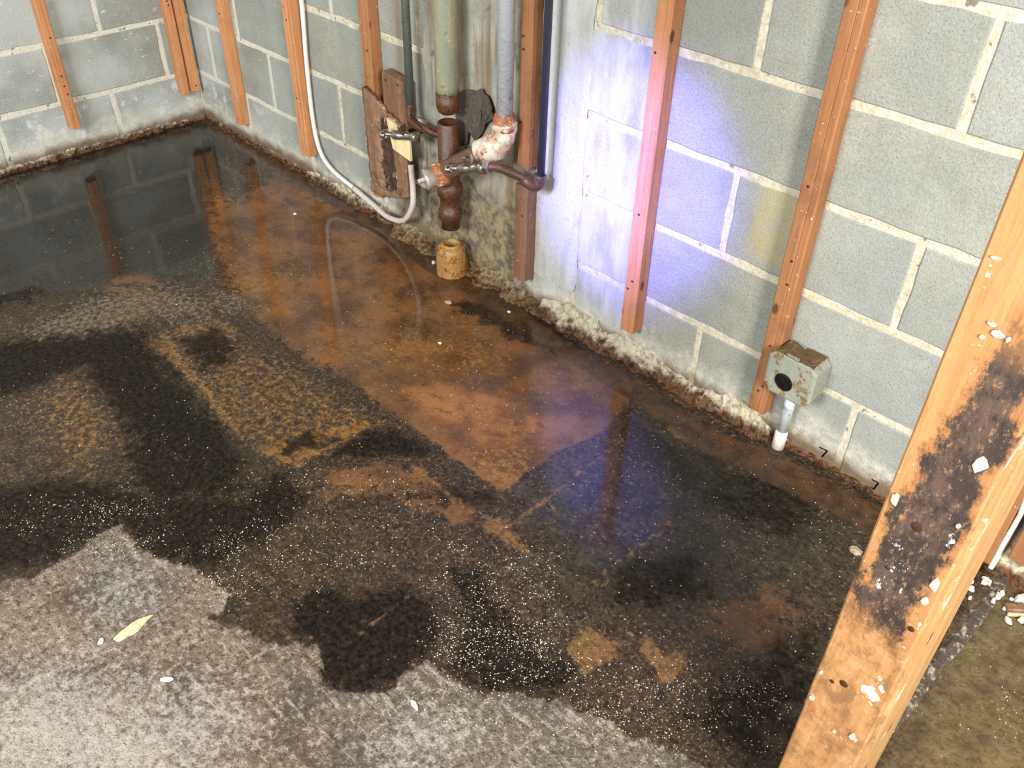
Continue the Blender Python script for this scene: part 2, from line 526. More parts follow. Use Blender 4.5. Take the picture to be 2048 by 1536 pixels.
def plain(name, col, rough=0.5, metal=0.0, var=0.2, scale=60, bump=0.2):
    M = Mat(name)
    P = M.pos()
    n = M.noise(P, scale, 5, 0.65)
    d = tuple(v * (1 - var) for v in col[:3]) + (1,)
    u = tuple(min(1, v * (1 + var)) for v in col[:3]) + (1,)
    M.set(Base_Color=M.mix(M.step(n, 0.3, 0.7), d, u), Roughness=rough, Metallic=metal, Normal=M.bump(n, bump, 0.003))
    return M


m_block, m_mortar, m_parge, m_crust, m_floor = concrete_block(), mortar_mat(), parge_mat(), crust_mat(), floor_mat()
m_strip = wood_mat('furring_wood', lin(186, 126, 80), lin(204, 144, 96), lin(148, 94, 58), 0.35)
m_strip_brown = wood_mat('furring_wood_brown', lin(148, 98, 60), lin(168, 114, 72), lin(108, 70, 42), 0.45)
m_wetwood = wood_mat('wet_rotten_wood', lin(118, 86, 64), lin(148, 110, 84), lin(76, 54, 38), 0.6, wet=0.8)
m_plank = wood_mat('plank_wood', lin(122, 94, 72), lin(152, 118, 92), lin(76, 56, 42), 0.8, wet=0.8, paint=0.05)
m_post = wood_mat('post_wood', lin(164, 114, 68), lin(184, 136, 86), lin(128, 82, 46), 0.5, paint=0.4, mold=0.95)
m_board = wood_mat('side_board_wood', lin(166, 124, 78), lin(182, 142, 92), lin(136, 96, 58), 0.35, paint=0.1)
m_edge = wood_mat('edge_mix', lin(168, 128, 82), lin(196, 160, 112), lin(150, 112, 72), 0.3, paint=1.3)
m_flake = plain('paint_flake', lin(196, 186, 166), 0.75, 0.0, 0.2, 300, 0.3)
m_scrap = wood_mat('pale_scrap_wood', lin(224, 204, 152), lin(236, 220, 172), lin(170, 122, 70), 0.45)
m_stack = rusty('painted_stack', lin(124, 132, 112), lin(168, 164, 136), lin(104, 96, 70), 0.30, 0.5, spots=lin(158, 146, 100))
m_castiron = rusty('wet_rusty_iron', lin(86, 56, 34), lin(108, 70, 42), lin(54, 34, 22), 0.5, 0.25, spots=lin(84, 52, 32))
m_arm = rusty('rusty_arm', lin(112, 82, 64), lin(130, 92, 66), lin(76, 56, 46), 0.4, 0.42)
m_galv = rusty('galvanised_pipe', lin(200, 206, 208), lin(150, 160, 160), lin(128, 138, 140), 0.35, 0.35, 0.25, spots=lin(206, 212, 212))
m_elbow = rusty('limed_elbow', lin(196, 172, 148), lin(188, 110, 54), lin(132, 74, 40), 0.45, 0.6, lime=0.75)
m_rustring = rusty('rust_ring', lin(168, 104, 62), lin(196, 124, 76), lin(110, 64, 40), 0.5, 0.5, lime=0.3)
m_plug = plain('plug_metal', lin(196, 192, 182), 0.35, 0.5)
m_chrome = plain('chrome', lin(205, 205, 200), 0.12, 1.0, 0.3, 90, 0.3)
m_dulledchrome = plain('dull_chrome', lin(150, 142, 128), 0.3, 0.8, 0.3, 90, 0.3)
m_darktube = rusty('dark_copper', lin(84, 90, 82), lin(104, 104, 92), lin(58, 62, 58), 0.35, 0.45)
m_bluetube = plain('blue_black_tube', lin(54, 56, 66), 0.4, 0.0, 0.1)
m_brownpipe = rusty('brown_copper', lin(104, 76, 60), lin(128, 92, 70), lin(70, 52, 46), 0.4, 0.3, 0.3)
m_conduit = plain('white_conduit', lin(226, 228, 226), 0.3, 0.1, 0.06, 40)
m_conduit_rust = rusty('rusted_conduit', lin(206, 198, 188), lin(196, 112, 66), lin(150, 84, 48), 0.30, 0.5)
m_hub = rusty('ochre_hub', lin(150, 112, 60), lin(196, 140, 62), lin(96, 66, 34), 0.45, 0.2, spots=lin(176, 146, 96))
m_hole = plain('dark_cavity', lin(16, 14, 12), 0.25, 0.0, 0.3)
m_felt = rusty('tar_felt', lin(84, 76, 68), lin(104, 92, 80), lin(56, 50, 46), 0.45, 0.85)
m_boxmetal = rusty('muddy_box', lin(140, 146, 132), lin(142, 118, 80), lin(104, 86, 58), 0.42, 0.45, spots=lin(158, 156, 138))
m_boxmud = rusty('box_mud', lin(138, 112, 74), lin(176, 150, 110), lin(92, 72, 46), 0.45, 0.6)
m_nail = plain('nail', lin(76, 48, 32), 0.5, 0.4)
m_plaster = plain('plaster_chip', lin(232, 226, 212), 0.8, 0.0, 0.1, 120, 0.4)
m_chipwood = wood_mat('chip_wood', lin(214, 188, 146), lin(228, 206, 166), lin(160, 124, 84), 0.4)
m_pebble = plain('pebble', lin(164, 146, 116), 0.6, 0.0, 0.25, 140, 0.4)
m_glint_grit = plain('wet_glint_grit', lin(206, 194, 168), 0.15, 0.0, 0.35, 90, 0.0)  # pale glossy colour imitating glints of the wet floor
m_mark = plain('pencil_mark', lin(58, 54, 52), 0.9)
m_ceiling = plain('ceiling_boards', lin(92, 80, 64), 0.9)

# ------------------------------------------------------------------ floor with its stain masks and the post's painted shadow
POLY = [
 ('dry', 0.035, 1, [(1.819,-1.529), (1.881,-1.438), (1.876,-1.388), (1.875,-1.327), (1.864,-1.285), (1.868,-1.251), (1.917,-1.249), (1.961,-1.249), (2.021,-1.228), (2.075,-1.197), (2.127,-1.182), (2.185,-1.183), (2.213,-1.207), (2.183,-1.241), (2.223,-1.232), (2.288,-1.197), (2.323,-1.187), (2.356,-1.160), (2.394,-1.124), (2.432,-1.142), (2.449,-1.161), (2.486,-1.156), (2.519,-1.139), (2.544,-1.109), (2.559,-1.071), (2.553,-1.038), (2.556,-1.000), (2.589,-0.992), (2.626,-0.995), (2.677,-0.976), (2.724,-0.924), (2.775,-0.888), (2.842,-0.859), (2.916,-0.840), (2.982,-0.816), (3.044,-0.789), (3.130,-0.817), (2.650,-1.576), (2.265,-1.781)]),
 ('white', 0.1, 0.9, [(2.055,-1.609), (2.112,-1.477), (2.306,-1.375), (2.351,-1.314), (2.439,-1.318), (2.447,-1.405), (2.481,-1.491), (2.236,-1.701)]),
 ('white', 0.05, 0.75, [(2.622,-1.099), (2.656,-1.050), (2.706,-1.025), (2.716,-1.080), (2.683,-1.159), (2.625,-1.176)]),
 ('white', 0.05, 0.75, [(2.303,-1.392), (2.347,-1.332), (2.415,-1.369), (2.363,-1.423)]),
 ('white', 0.05, 0.5, [(1.940,-1.325), (2.020,-1.259), (2.121,-1.310), (2.055,-1.396)]),
 ('grayd', 0.06, 1, [(1.850,-1.284), (1.971,-1.235), (2.081,-1.248), (2.138,-1.309), (2.078,-1.388), (1.914,-1.333)]),
 ('grayd', 0.06, 0.9, [(2.550,-1.018), (2.754,-0.878), (3.093,-0.762), (3.075,-0.874), (2.696,-1.269), (2.599,-1.177), (2.392,-1.199), (2.519,-1.139)]),
 ('rust', 0.012, 0.8, [(1.774,-0.608), (1.702,-0.300), (1.940,-0.219), (2.324,-0.077), (2.366,-0.299), (2.339,-0.417), (2.346,-0.605)]),
 ('rust', 0.07, 1, [(1.841,-0.595), (1.881,-0.415), (2.163,-0.295), (2.301,-0.315), (2.307,-0.426), (2.322,-0.579)]),
 ('rust', 0.05, 0.8, [(0.385,-0.243), (0.715,-0.295), (0.614,-0.052), (1.448,-0.068), (1.680,-0.052), (2.078,-0.071), (2.318,-0.069), (2.301,-0.261), (2.092,-0.400), (1.791,-0.605), (1.696,-0.630), (1.541,-0.650), (1.299,-0.625), (1.028,-0.549), (0.691,-0.431)]),
 ('rust', 0.05, 0.55, [(0.865,-0.836), (0.924,-0.707), (1.137,-0.723), (1.161,-0.886), (1.000,-0.912)]),
 ('rust', 0.04, 0.6, [(1.999,-0.840), (2.090,-0.683), (2.217,-0.656), (2.339,-0.662), (2.505,-0.691), (2.348,-0.757), (2.191,-0.819), (2.073,-0.943)]),
 ('rust', 0.05, 0.65, [(2.821,-0.540), (2.853,-0.435), (2.929,-0.337), (2.994,-0.409), (3.002,-0.560), (2.895,-0.595)]),
 ('rust', 0.03, 0.6, [(2.624,-0.076), (2.684,-0.062), (2.722,-0.142), (2.659,-0.138)]),
 ('band', 0.012, 1, [(-0.061,-0.006), (0.135,0.026), (0.548,-0.009), (0.964,0.002), (1.442,-0.043), (1.760,-0.047), (2.102,-0.078), (2.320,-0.072), (2.508,-0.094), (2.679,-0.055), (2.875,-0.038), (2.977,-0.029), (2.985,-0.114), (2.758,-0.138), (2.556,-0.161), (2.381,-0.147), (2.138,-0.137), (1.750,-0.117), (1.505,-0.116), (1.071,-0.076), (0.649,-0.075), (0.198,-0.054)]),
 ('ochre', 0.03, 0.4, [(1.295,-0.915), (1.273,-0.818), (1.309,-0.725), (1.507,-0.720), (1.678,-0.664), (1.856,-0.652), (1.978,-0.647), (1.975,-0.754), (1.967,-0.886), (1.863,-0.924), (1.751,-0.929), (1.588,-0.911), (1.439,-0.905)]),
 ('ochre', 0.012, 0.62, [(1.295,-0.915), (1.279,-0.836), (1.382,-0.854), (1.731,-0.898), (1.833,-0.919), (1.754,-0.931), (1.588,-0.911), (1.439,-0.905)]),
 ('ochre', 0.012, 0.68, [(1.850,-0.849), (1.925,-0.703), (1.978,-0.647), (1.975,-0.754), (1.967,-0.886), (1.863,-0.924)]),
 ('ochre', 0.015, 0.5, [(1.269,-0.823), (1.287,-0.713), (1.397,-0.684), (1.460,-0.737), (1.362,-0.740), (1.332,-0.842)]),
 ('ochre', 0.06, 0.42, [(1.325,-1.221), (1.277,-1.102), (1.434,-1.076), (1.621,-1.120), (1.678,-1.251), (1.529,-1.267)]),
 ('ochre', 0.05, 0.5, [(1.853,-0.313), (1.887,-0.243), (1.989,-0.266), (2.001,-0.349), (1.940,-0.398)]),
 ('ochre', 0.05, 0.4, [(1.686,-0.527), (1.666,-0.412), (1.940,-0.219), (1.971,-0.286), (1.775,-0.497)]),
 ('ochre', 0.03, 0.55, [(2.188,-0.578), (2.301,-0.420), (2.346,-0.605)]),
 ('ochre', 0.03, 0.36, [(0.597,-0.398), (0.631,-0.245), (0.749,-0.258), (0.766,-0.454)]),
 ('ochre', 0.04, 0.36, [(1.131,-0.608), (1.202,-0.360), (1.339,-0.382), (1.295,-0.591)]),
 ('tan', 0.012, 1, [(2.705,-0.770), (2.719,-0.725), (2.776,-0.720), (2.791,-0.766), (2.773,-0.807), (2.730,-0.799)]),
 ('tan', 0.012, 0.9, [(2.784,-0.679), (2.807,-0.663), (2.850,-0.673), (2.872,-0.634), (2.889,-0.663), (2.889,-0.723), (2.844,-0.710)]),
 ('tan', 0.012, 0.85, [(2.371,-0.670), (2.407,-0.653), (2.507,-0.679), (2.498,-0.698), (2.428,-0.703)]),
 ('tan', 0.01, 0.68, [(2.107,-0.696), (2.115,-0.681), (2.500,-0.686), (2.498,-0.698)]),
 ('tan', 0.006, 0.68, [(2.422,-0.682), (2.407,-0.234), (2.417,-0.239), (2.435,-0.686)]),
 ('tan', 0.008, 0.68, [(2.643,-0.647), (2.638,-0.588), (2.654,-0.403), (2.664,-0.407), (2.650,-0.594), (2.656,-0.647)]),
 ('tan', 0.005, 0.62, [(2.424,-1.081), (2.418,-0.903), (2.425,-0.904), (2.433,-1.083)]),
 ('tan', 0.012, 0.7, [(2.404,-0.137), (2.452,-0.100), (2.532,-0.148), (2.499,-0.182)]),
 ('tan', 0.008, 0.5, [(2.600,-0.738), (2.742,-0.731), (2.744,-0.738), (2.602,-0.746)]),
 ('pale', 0.05, 0.62, [(0.984,-0.890), (1.058,-0.729), (1.228,-0.664), (1.309,-0.725), (1.198,-0.846), (1.197,-0.987), (1.095,-1.130), (1.002,-1.094)]),
 ('pale', 0.04, 0.5, [(1.175,-0.682), (1.205,-0.569), (1.359,-0.598), (1.328,-0.705)]),
 ('black', 0.06, 1, [(-0.056,-0.919), (-0.010,-0.013), (0.352,-0.080), (0.520,-0.279), (0.767,-0.401), (0.997,-0.583), (0.906,-0.854), (0.850,-1.223)]),
 ('black', 0.05, 0.9, [(0.972,-1.263), (1.203,-0.877), (1.425,-0.905), (1.747,-0.934), (1.877,-0.946), (1.959,-1.021), (1.854,-1.176), (1.753,-1.172), (1.587,-1.104), (1.290,-1.081), (1.270,-1.363)]),
 ('black', 0.04, 1, [(1.533,-1.451), (1.678,-1.251), (1.848,-1.138), (1.972,-1.029), (1.951,-0.915), (2.075,-0.919), (2.105,-1.014), (2.108,-1.166), (1.984,-1.241), (1.858,-1.245), (1.873,-1.376), (1.790,-1.537)]),
 ('black', 0.03, 1, [(2.282,-1.106), (2.289,-1.030), (2.360,-0.999), (2.390,-0.924), (2.458,-0.904), (2.549,-0.958), (2.550,-1.041), (2.544,-1.109), (2.519,-1.139), (2.476,-1.162), (2.436,-1.153), (2.401,-1.120), (2.338,-1.132)]),
 ('black', 0.03, 0.95, [(2.429,-0.827), (2.461,-0.775), (2.545,-0.813), (2.605,-0.818), (2.704,-0.826), (2.756,-0.802), (2.767,-0.879), (2.669,-0.968), (2.594,-0.972), (2.548,-0.894)]),
 ('black', 0.03, 0.85, [(1.332,-0.842), (1.351,-0.734), (1.489,-0.739), (1.540,-0.828), (1.496,-0.860)]),
 ('black', 0.03, 0.9, [(1.985,-0.831), (1.980,-0.685), (2.028,-0.633), (2.153,-0.615), (2.103,-0.693), (2.040,-0.760)]),
 ('black', 0.03, 0.9, [(1.865,-0.859), (1.883,-0.788), (1.976,-0.741), (1.934,-0.836), (1.909,-0.887)]),
 ('black', 0.03, 1, [(1.692,-0.180), (1.779,-0.065), (1.939,-0.044), (2.112,-0.068), (2.055,-0.145), (1.951,-0.173), (1.816,-0.177)]),
 ('black', 0.05, 0.8, [(2.134,-0.857), (2.221,-0.674), (2.346,-0.609), (2.361,-0.638), (2.264,-0.740)]),
 ('black', 0.05, 0.75, [(2.355,-0.175), (2.561,-0.168), (2.761,-0.101), (2.864,-0.105), (2.880,-0.255), (2.676,-0.326), (2.465,-0.271)]),
 ('black', 0.05, 0.8, [(2.647,-0.560), (2.736,-0.408), (2.826,-0.499), (2.775,-0.622), (2.685,-0.665)]),
 ('black', 0.06, 0.8, [(2.952,-0.582), (3.014,-0.405), (3.088,-0.599), (3.116,-0.738), (3.029,-0.754), (2.931,-0.777)]),  # shadow left of the door post, painted into the black layer
 ('olive', 0.12, 0.9, [(2.357,-0.620), (2.401,-0.339), (2.776,-0.085), (2.960,-0.109), (3.024,-0.309), (2.848,-0.562), (2.635,-0.753)]),
 ('olive', 0.08, 0.8, [(1.356,-0.883), (1.894,-0.878), (1.918,-0.996), (1.660,-1.078)]),
 ('olive', 0.08, 0.9, [(0.191,-0.875), (0.361,-0.270), (0.749,-0.258), (1.131,-0.608), (1.014,-1.045)]),
 ('mud', 0.05, 1, [(3.230,-0.619), (3.201,-0.050), (3.280,0.168), (3.538,0.064), (3.557,-0.542), (3.268,-0.842)]),
 ('water', 0.09, 1, [(-0.265,-0.968), (-0.063,0.017), (0.662,0.002), (1.423,-0.027), (1.779,-0.065), (2.050,-0.101), (1.964,-0.419), (1.791,-0.605), (1.521,-0.637), (1.171,-0.647), (0.954,-0.801), (0.727,-1.208)]),
 ('water', 0.08, 0.8, [(1.721,-0.280), (2.151,-0.092), (2.407,-0.062), (2.683,-0.184), (2.744,-0.419), (2.679,-0.582), (2.498,-0.639), (2.350,-0.583), (2.265,-0.433), (2.016,-0.363)]),
]


def seg_sd(px, py, poly):
    """signed distance, positive inside"""
    n = len(poly)
    d2 = np.full(px.shape, 1e9)
    ins = np.zeros(px.shape, bool)
    for i in range(n):
        ax, ay = poly[i]
        bx, by = poly[(i + 1) % n]
        ex, ey = bx - ax, by - ay
        t = np.clip(((px - ax) * ex + (py - ay) * ey) / (ex * ex + ey * ey + 1e-12), 0, 1)
        d2 = np.minimum(d2, (px - ax - t * ex) ** 2 + (py - ay - t * ey) ** 2)
        cond = ((ay > py) != (by > py))
        xi = (bx - ax) * (py - ay) / ((by - ay) if abs(by - ay) > 1e-12 else 1e-12) + ax
        ins ^= cond & (px < xi)
    d = np.sqrt(d2)
    return np.where(ins, d, -d)


def build_floor():
    xs = np.concatenate([np.linspace(-0.1, 0.0, 2)[:-1], np.arange(0.0, 3.56, 0.006), np.linspace(3.6, 5.4, 14)])
    ys = np.concatenate([np.linspace(-4.4, -1.95, 16), np.arange(-1.9, 0.0, 0.006), [0.0, 0.1]])
    nx, ny = len(xs), len(ys)
    X, Y = np.meshgrid(xs, ys)
    px, py = X.ravel(), Y.ravel()
    # the slab is slightly uneven where it is dry
    co = np.stack([px, py, np.zeros_like(px)], 1)
    idx = np.arange(nx * ny).reshape(ny, nx)
    faces = np.stack([idx[:-1, :-1], idx[:-1, 1:], idx[1:, 1:], idx[1:, :-1]], -1).reshape(-1, 4)
    me = bpy.data.meshes.new('floor')
    me.vertices.add(len(co))
    me.vertices.foreach_set('co', co.astype(np.float32).ravel())
    me.loops.add(faces.size)
    me.loops.foreach_set('vertex_index', faces.astype(np.int32).ravel())
    me.polygons.add(len(faces))
    me.polygons.foreach_set('loop_start', np.arange(0, faces.size, 4, dtype=np.int32))
    me.update(calc_edges=True)
    ch = {k: np.zeros(len(px)) for k in ('dry', 'rust', 'ochre', 'black', 'water', 'band', 'tan', 'olive', 'white', 'grayd', 'mud', 'pale')}
    for layer, w, s, poly in POLY:
        P = np.array(poly)
        lo, hi = P.min(0) - w * 1.1, P.max(0) + w * 1.1
        sel = np.where((px > lo[0]) & (px < hi[0]) & (py > lo[1]) & (py < hi[1]))[0]
        sd = seg_sd(px[sel], py[sel], poly)
        ch[layer][sel] = np.maximum(ch[layer][sel], np.clip(0.5 + sd / (2 * w), 0, 1) * s)
    for name, keys in (('stain_shade_a', ('dry', 'rust', 'ochre', 'black')), ('stain_b', ('water', 'band', 'tan', 'olive')), ('stain_c', ('white', 'grayd', 'mud', 'pale'))):
        a = me.attributes.new(name, 'FLOAT_COLOR', 'POINT')
        a.data.foreach_set('color', np.stack([ch[k] for k in keys], 1).astype(np.float32).ravel())
    me.materials.append(m_floor.m)
    o = bpy.data.objects.new('floor', me)
    link(o)
    return tag(o, kind='structure')


floor = build_floor()

# ------------------------------------------------------------------ walls: mortar body with single blocks
bm = bmesh.new()
add_box(bm, (-0.12, 0.0025, 0.0), (4.6, 0.14, 2.4))
wall_right = tag(mesh_obj('wall_right', bm, m_mortar), kind='structure')
bm = bmesh.new()
add_box(bm, (-0.14, -3.2, 0.0), (-0.0025, 0.0025, 2.4))
wall_left = tag(mesh_obj('wall_left', bm, m_mortar), kind='structure')
bm = bmesh.new()
add_box(bm, (-0.14, -3.2, 2.4), (4.6, 0.14, 2.5))
ceiling = tag(mesh_obj('ceiling', bm, m_ceiling), kind='structure')


def block_mesh(length, height, seed):
    """front at y=0, centred in x, bottom at z=0, slightly chipped outline"""
    r = random.Random(seed)
    nl, nh = max(2, int(length / 0.05)), 4
    pts = []
    J = 0.0022
    for i in range(nl): pts.append((-length / 2 + length * i / nl, 0))
    for i in range(nh): pts.append((length / 2, height * i / nh))
    for i in range(nl): pts.append((length / 2 - length * i / nl, height))
    for i in range(nh): pts.append((-length / 2, height - height * i / nh))
    pts = [(a + r.uniform(-J, J), b + r.uniform(-J, J)) for a, b in pts]
    bm = bmesh.new()
    cx, cz = 0, height / 2
    def ring(y, k, jit=0.0):
        return [bm.verts.new((cx + (a - cx) - math.copysign(k, a), y + r.uniform(-jit, jit), b - math.copysign(k, b - cz))) for a, b in pts]
    r0, r1, r2 = ring(0.05, 0.0), ring(0.0028, 0.0, 0.0006), ring(0.0, 0.0032)
    n = len(pts)
    for a, b in ((r0, r1), (r1, r2)):
        for k in range(n):
            bm.faces.new((a[k], a[(k + 1) % n], b[(k + 1) % n], b[k]))
    bm.faces.new(r2)
    bmesh.ops.recalc_face_normals(bm, faces=bm.faces[:])
    me = bpy.data.meshes.new('block')
    bm.to_mesh(me)
    bm.free()
    me.materials.append(m_block.m)
    return me


PITCH, H1, HC, JT = 0.410, 0.192, 0.2032, 0.0165
VAR = [block_mesh(PITCH - JT, HC - JT, 10 + k) for k in range(6)]
VAR1 = [block_mesh(PITCH - JT, H1 - JT / 2, 30 + k) for k in range(4)]
brnd = random.Random(3)


def lay(wall, start_odd, start_even, lo, hi, courses, place):
    for c in range(courses):
        z0 = 0.0 if c == 0 else H1 + HC * (c - 1) + JT / 2
        s = start_odd if c % 2 == 0 else start_even
        if c == 0: s = start_odd - 0.018
        k = math.floor((lo - s) / PITCH)
        while s + k * PITCH < hi - 0.01:
            a, b = max(s + k * PITCH, lo - JT / 2), min(s + (k + 1) * PITCH, hi + JT / 2)
            k += 1
            if b - a < 0.06: continue
            if b - a > PITCH - 0.001:
                me = brnd.choice(VAR1 if c == 0 else VAR)
            else:
                me = block_mesh(b - a - JT, (H1 - JT / 2) if c == 0 else (HC - JT), brnd.randrange(999))
            o = bpy.data.objects.new('block', me)
            place(o, (a + b) / 2, z0, brnd.uniform(-0.0012, 0.0010))
            link(o, wall)


def place_r(o, u, z, d):
    o.location = (u, d, z)


def place_l(o, u, z, d):
    o.location = (-d - 0.0, u, z)
    o.rotation_euler = (0, 0, math.pi / 2)


lay(wall_right, 2.424, 2.607, 0.002, 3.9, 6, place_r)
lay(wall_left, -0.33, -0.122, -1.72, -0.002, 4, place_l)


def parge(x0, x1, z0, z1, seed, thick=0.004):
    """thin smeared coat with ragged side edges"""
    bm = bmesh.new()
    nx, nz = 14, 46
    g = []
    for j in range(nz + 1):
        z = z0 + (z1 - z0) * j / nz
        a = x0 + 0.014 * fbm((seed, z, 0), 9)
        b = x1 + 0.016 * fbm((seed + 5, z, 0), 9)
        row = []
        for i in range(nx + 1):
            t = i / nx
            x = a + (b - a) * t
            e = min(1, min(t, 1 - t) * 6)
            row.append(bm.verts.new((x, -0.0008 - thick * e * (0.8 + 0.5 * fbm((x, seed, z), 14)), z)))
        g.append(row)
    for j in range(nz):
        for i in range(nx):
            bm.faces.new((g[j][i], g[j][i + 1], g[j + 1][i + 1], g[j + 1][i]))
    return mesh_obj('parge_coat', bm, m_parge, wall_right, True)


parge(1.40, 1.80, 0.0, 1.10, 1.0)
parge(1.848, 2.002, 0.10, 1.20, 9.0, 0.003)


def base_crust(name, wall, path, mat, flip=False):
    """crumbly ledge along the foot of a wall; path = (u, height, depth)"""
    bm = bmesh.new()
    us = np.arange(path[0][0], path[-1][0], 0.007)
    hs = np.interp(us, [p[0] for p in path], [p[1] for p in path])
    ds = np.interp(us, [p[0] for p in path], [p[2] for p in path])
    prof = [(0.0, 1.05), (0.10, 1.0), (0.22, 0.82), (0.40, 0.58), (0.62, 0.38), (0.82, 0.20), (1.0, 0.06), (1.12, -0.05)]
    rows = []
    for u, h, d in zip(us, hs, ds):
        row = []
        hh = h * (1 + 0.9 * fbm((u, 1.3, 0), 11)) + 0.006
        dd = d * (1 + 0.8 * fbm((u, 7.7, 0), 9))
        for k, (a, b) in enumerate(prof):
            p = Vector((u, -a * dd, max(b * hh, -0.002) if k < 7 else -0.004))
            if 0 < k < 7:
                n = fbm((p.x, p.y * 2, p.z * 2), 46, 5) * 0.011 + fbm((p.x + 3, p.y, p.z), 130, 3) * 0.004
                p += Vector((0.3 * n, -n * 0.8, n * 0.9))
                p.y = min(p.y, 0.002)
            if k == 0: p.y = 0.004
            row.append(bm.verts.new((p.x, p.y, p.z) if not flip else (-p.y, p.x, p.z)))
        rows.append(row)
    for a, b in zip(rows, rows[1:]):
        for k in range(len(prof) - 1):
            bm.faces.new((a[k], b[k], b[k + 1], a[k + 1]))
    return mesh_obj(name, bm, mat, wall)


base_crust('base_crust', wall_right, [(0.0, .006, .012), (0.5, .008, .014), (0.8, .018, .020), (1.0, .028, .024), (1.2, .030, .030), (1.4, .026, .055), (1.62, .02, .055), (1.8, .026, .04), (1.95, .044, .035), (2.05, .042, .034), (2.2, .038, .034), (2.35, .034, .045), (2.45, .026, .042), (2.52, .040, .035), (2.60, .03, .028), (2.66, .010, .014), (2.8, .003, .008), (3.05, .003, .008), (3.16, .03, .04), (3.4, .05, .05), (3.8, .03, .03)], m_crust)
base_crust('base_crust', wall_left, [(-1.5, .014, .016), (-0.8, .016, .012), (-0.4, .014, .010), (-0.1, .012, .010), (0.0, .010, .010)], m_crust, True)


def mark(pts, w=0.0022):
    """hand drawn figure on the wall face"""
    bm = bmesh.new()
    for (ax, az), (bx, bz) in zip(pts, pts[1:]):
        d = Vector((bx - ax, 0, bz - az))
        n = Vector((-d.z, 0, d.x)).normalized() * w / 2
        y = -0.0016
        v = [bm.verts.new(Vector((p[0], y, p[1])) + s * n) for p, s in (((ax, az), 1), ((ax, az), -1), ((bx, bz), -1), ((bx, bz), 1))]
        bm.faces.new(v)
    bmesh.ops.solidify(bm, geom=bm.faces[:], thickness=0.0006)
    return mesh_obj('pencil_figure', bm, m_mark, wall_right)


mark([(2.766, .041), (2.786, .043), (2.778, .019)], 0.003)
mark([(2.898, .033), (2.914, .033), (2.909, .011), (2.903, .012)], 0.003)


# ------------------------------------------------------------------ furring strips
def strip_mesh(bm, w, d, h, seed, groove=True):
    """box from z=0 to h, x 0..w, y 0..-d with ragged foot and a slightly worn arris"""
    r = random.Random(seed)
    nz = 10
    rows = []
    for j in range(nz + 1):
        z = h * j / nz if j else 0.0
        o = 0.0012
        sx = r.uniform(-o, o)
        c = 0.0025
        prof = [(0, 0), (0, -d + c), (c, -d), (w * 0.55, -d), (w * 0.60, -d + 0.0018), (w * 0.65, -d), (w - c, -d), (w, -d + c), (w, 0)] if groove else [(0, 0), (0, -d + c), (c, -d), (w * .5, -d), (w - c, -d), (w, -d + c), (w, 0)]
        rows.append([bm.verts.new((x + sx, min(y, 0), z + (r.uniform(-.003, .003) if j == 0 else 0))) for x, y in prof])
    n = len(rows[0])
    for a, b in zip(rows, rows[1:]):
        for k in range(n):
            bm.faces.new((a[k], a[(k + 1) % n], b[(k + 1) % n], b[k]))
    bm.faces.new(rows[0][::-1])
    bm.faces.new(rows[-1])


def add_nail(parent, x, d, z, r=0.0032):
    bm = bmesh.new()
    add_lathe(bm, (x, -d + 0.0006, z), (0, -1, 0), [(0, r), (0.0014, r), (0.0022, r * 0.5)], 8)
    return mesh_obj('nail', bm, m_nail, parent)


def strip(label, loc, w, d, h, mat, seed, rotz=0.0, nails=(), group=None):
    t = thing('furring_strip', label, 'furring strip', loc)
    t.rotation_euler = (0, 0, rotz)
    bm = bmesh.new()
    strip_mesh(bm, w, d, h, seed)
    mesh_obj('strip_board', bm, mat, t)
    for x, z in nails:
        add_nail(t, x, d, z)
    return t


E0 = -0.0018
strip('orange wooden furring strip beside the grey junction box, its foot nearly on the floor', (2.590, E0, .076), .042, .037, 1.75, m_strip_brown, 1, nails=((.016, .565), (.020, .40), (.022, .345), (.018, .185), (.024, .075), (.016, .058)))
strip('orange wooden furring strip crossing the violet patch of light on the wall', (2.195, E0, .100), .041, .037, 1.75, m_strip, 2, nails=((.010, .70), (.018, .33), (.022, .15), (.012, .125)))
strip('orange furring strip on the right wall nearest the corner, standing clear of it', (.312, E0, .080), .038, .034, 1.6, m_strip, 5, nails=((.02, .40),))
strip('orange furring strip just left of the bright white conduit', (.752, E0, .105), .048, .037, 1.6, m_strip, 4, nails=((.02, .45), (.02, .2)))
strip('dark brown furring strip running down behind the rotten wet plank', (1.158, E0, .10), .046, .036, 1.6, m_strip_brown, 6, nails=((.03, .46),))

# strip right of the galvanised pipe: broken through by the water pipe, so two lengths
t = thing('furring_strip', 'brown furring strip between galvanised pipe and dark tube, cut off above the brown elbow', 'furring strip', (1.806, E0, .415))
bm = bmesh.new(); strip_mesh(bm, .040, .034, 1.3, 8); mesh_obj('strip_board', bm, m_strip_brown, t)
for x, z in ((.012, .12), (.014, .30), (.012, .33)): add_nail(t, x, .037, z)
t = thing('furring_strip', 'short wet brown length of furring strip below the brown elbow, reaching the floor crust', 'furring strip', (1.802, E0, .080))
bm = bmesh.new(); strip_mesh(bm, .046, .036, .285, 9); mesh_obj('strip_board', bm, m_wetwood, t)
add_nail(t, .03, .036, .20)

# left wall (boards face +x)
def strip_left(label, y0, w, d, z, mat, seed, nails=()):
    return strip(label, (-E0, y0, z), w, d, 1.3, mat, seed, math.pi / 2, nails)


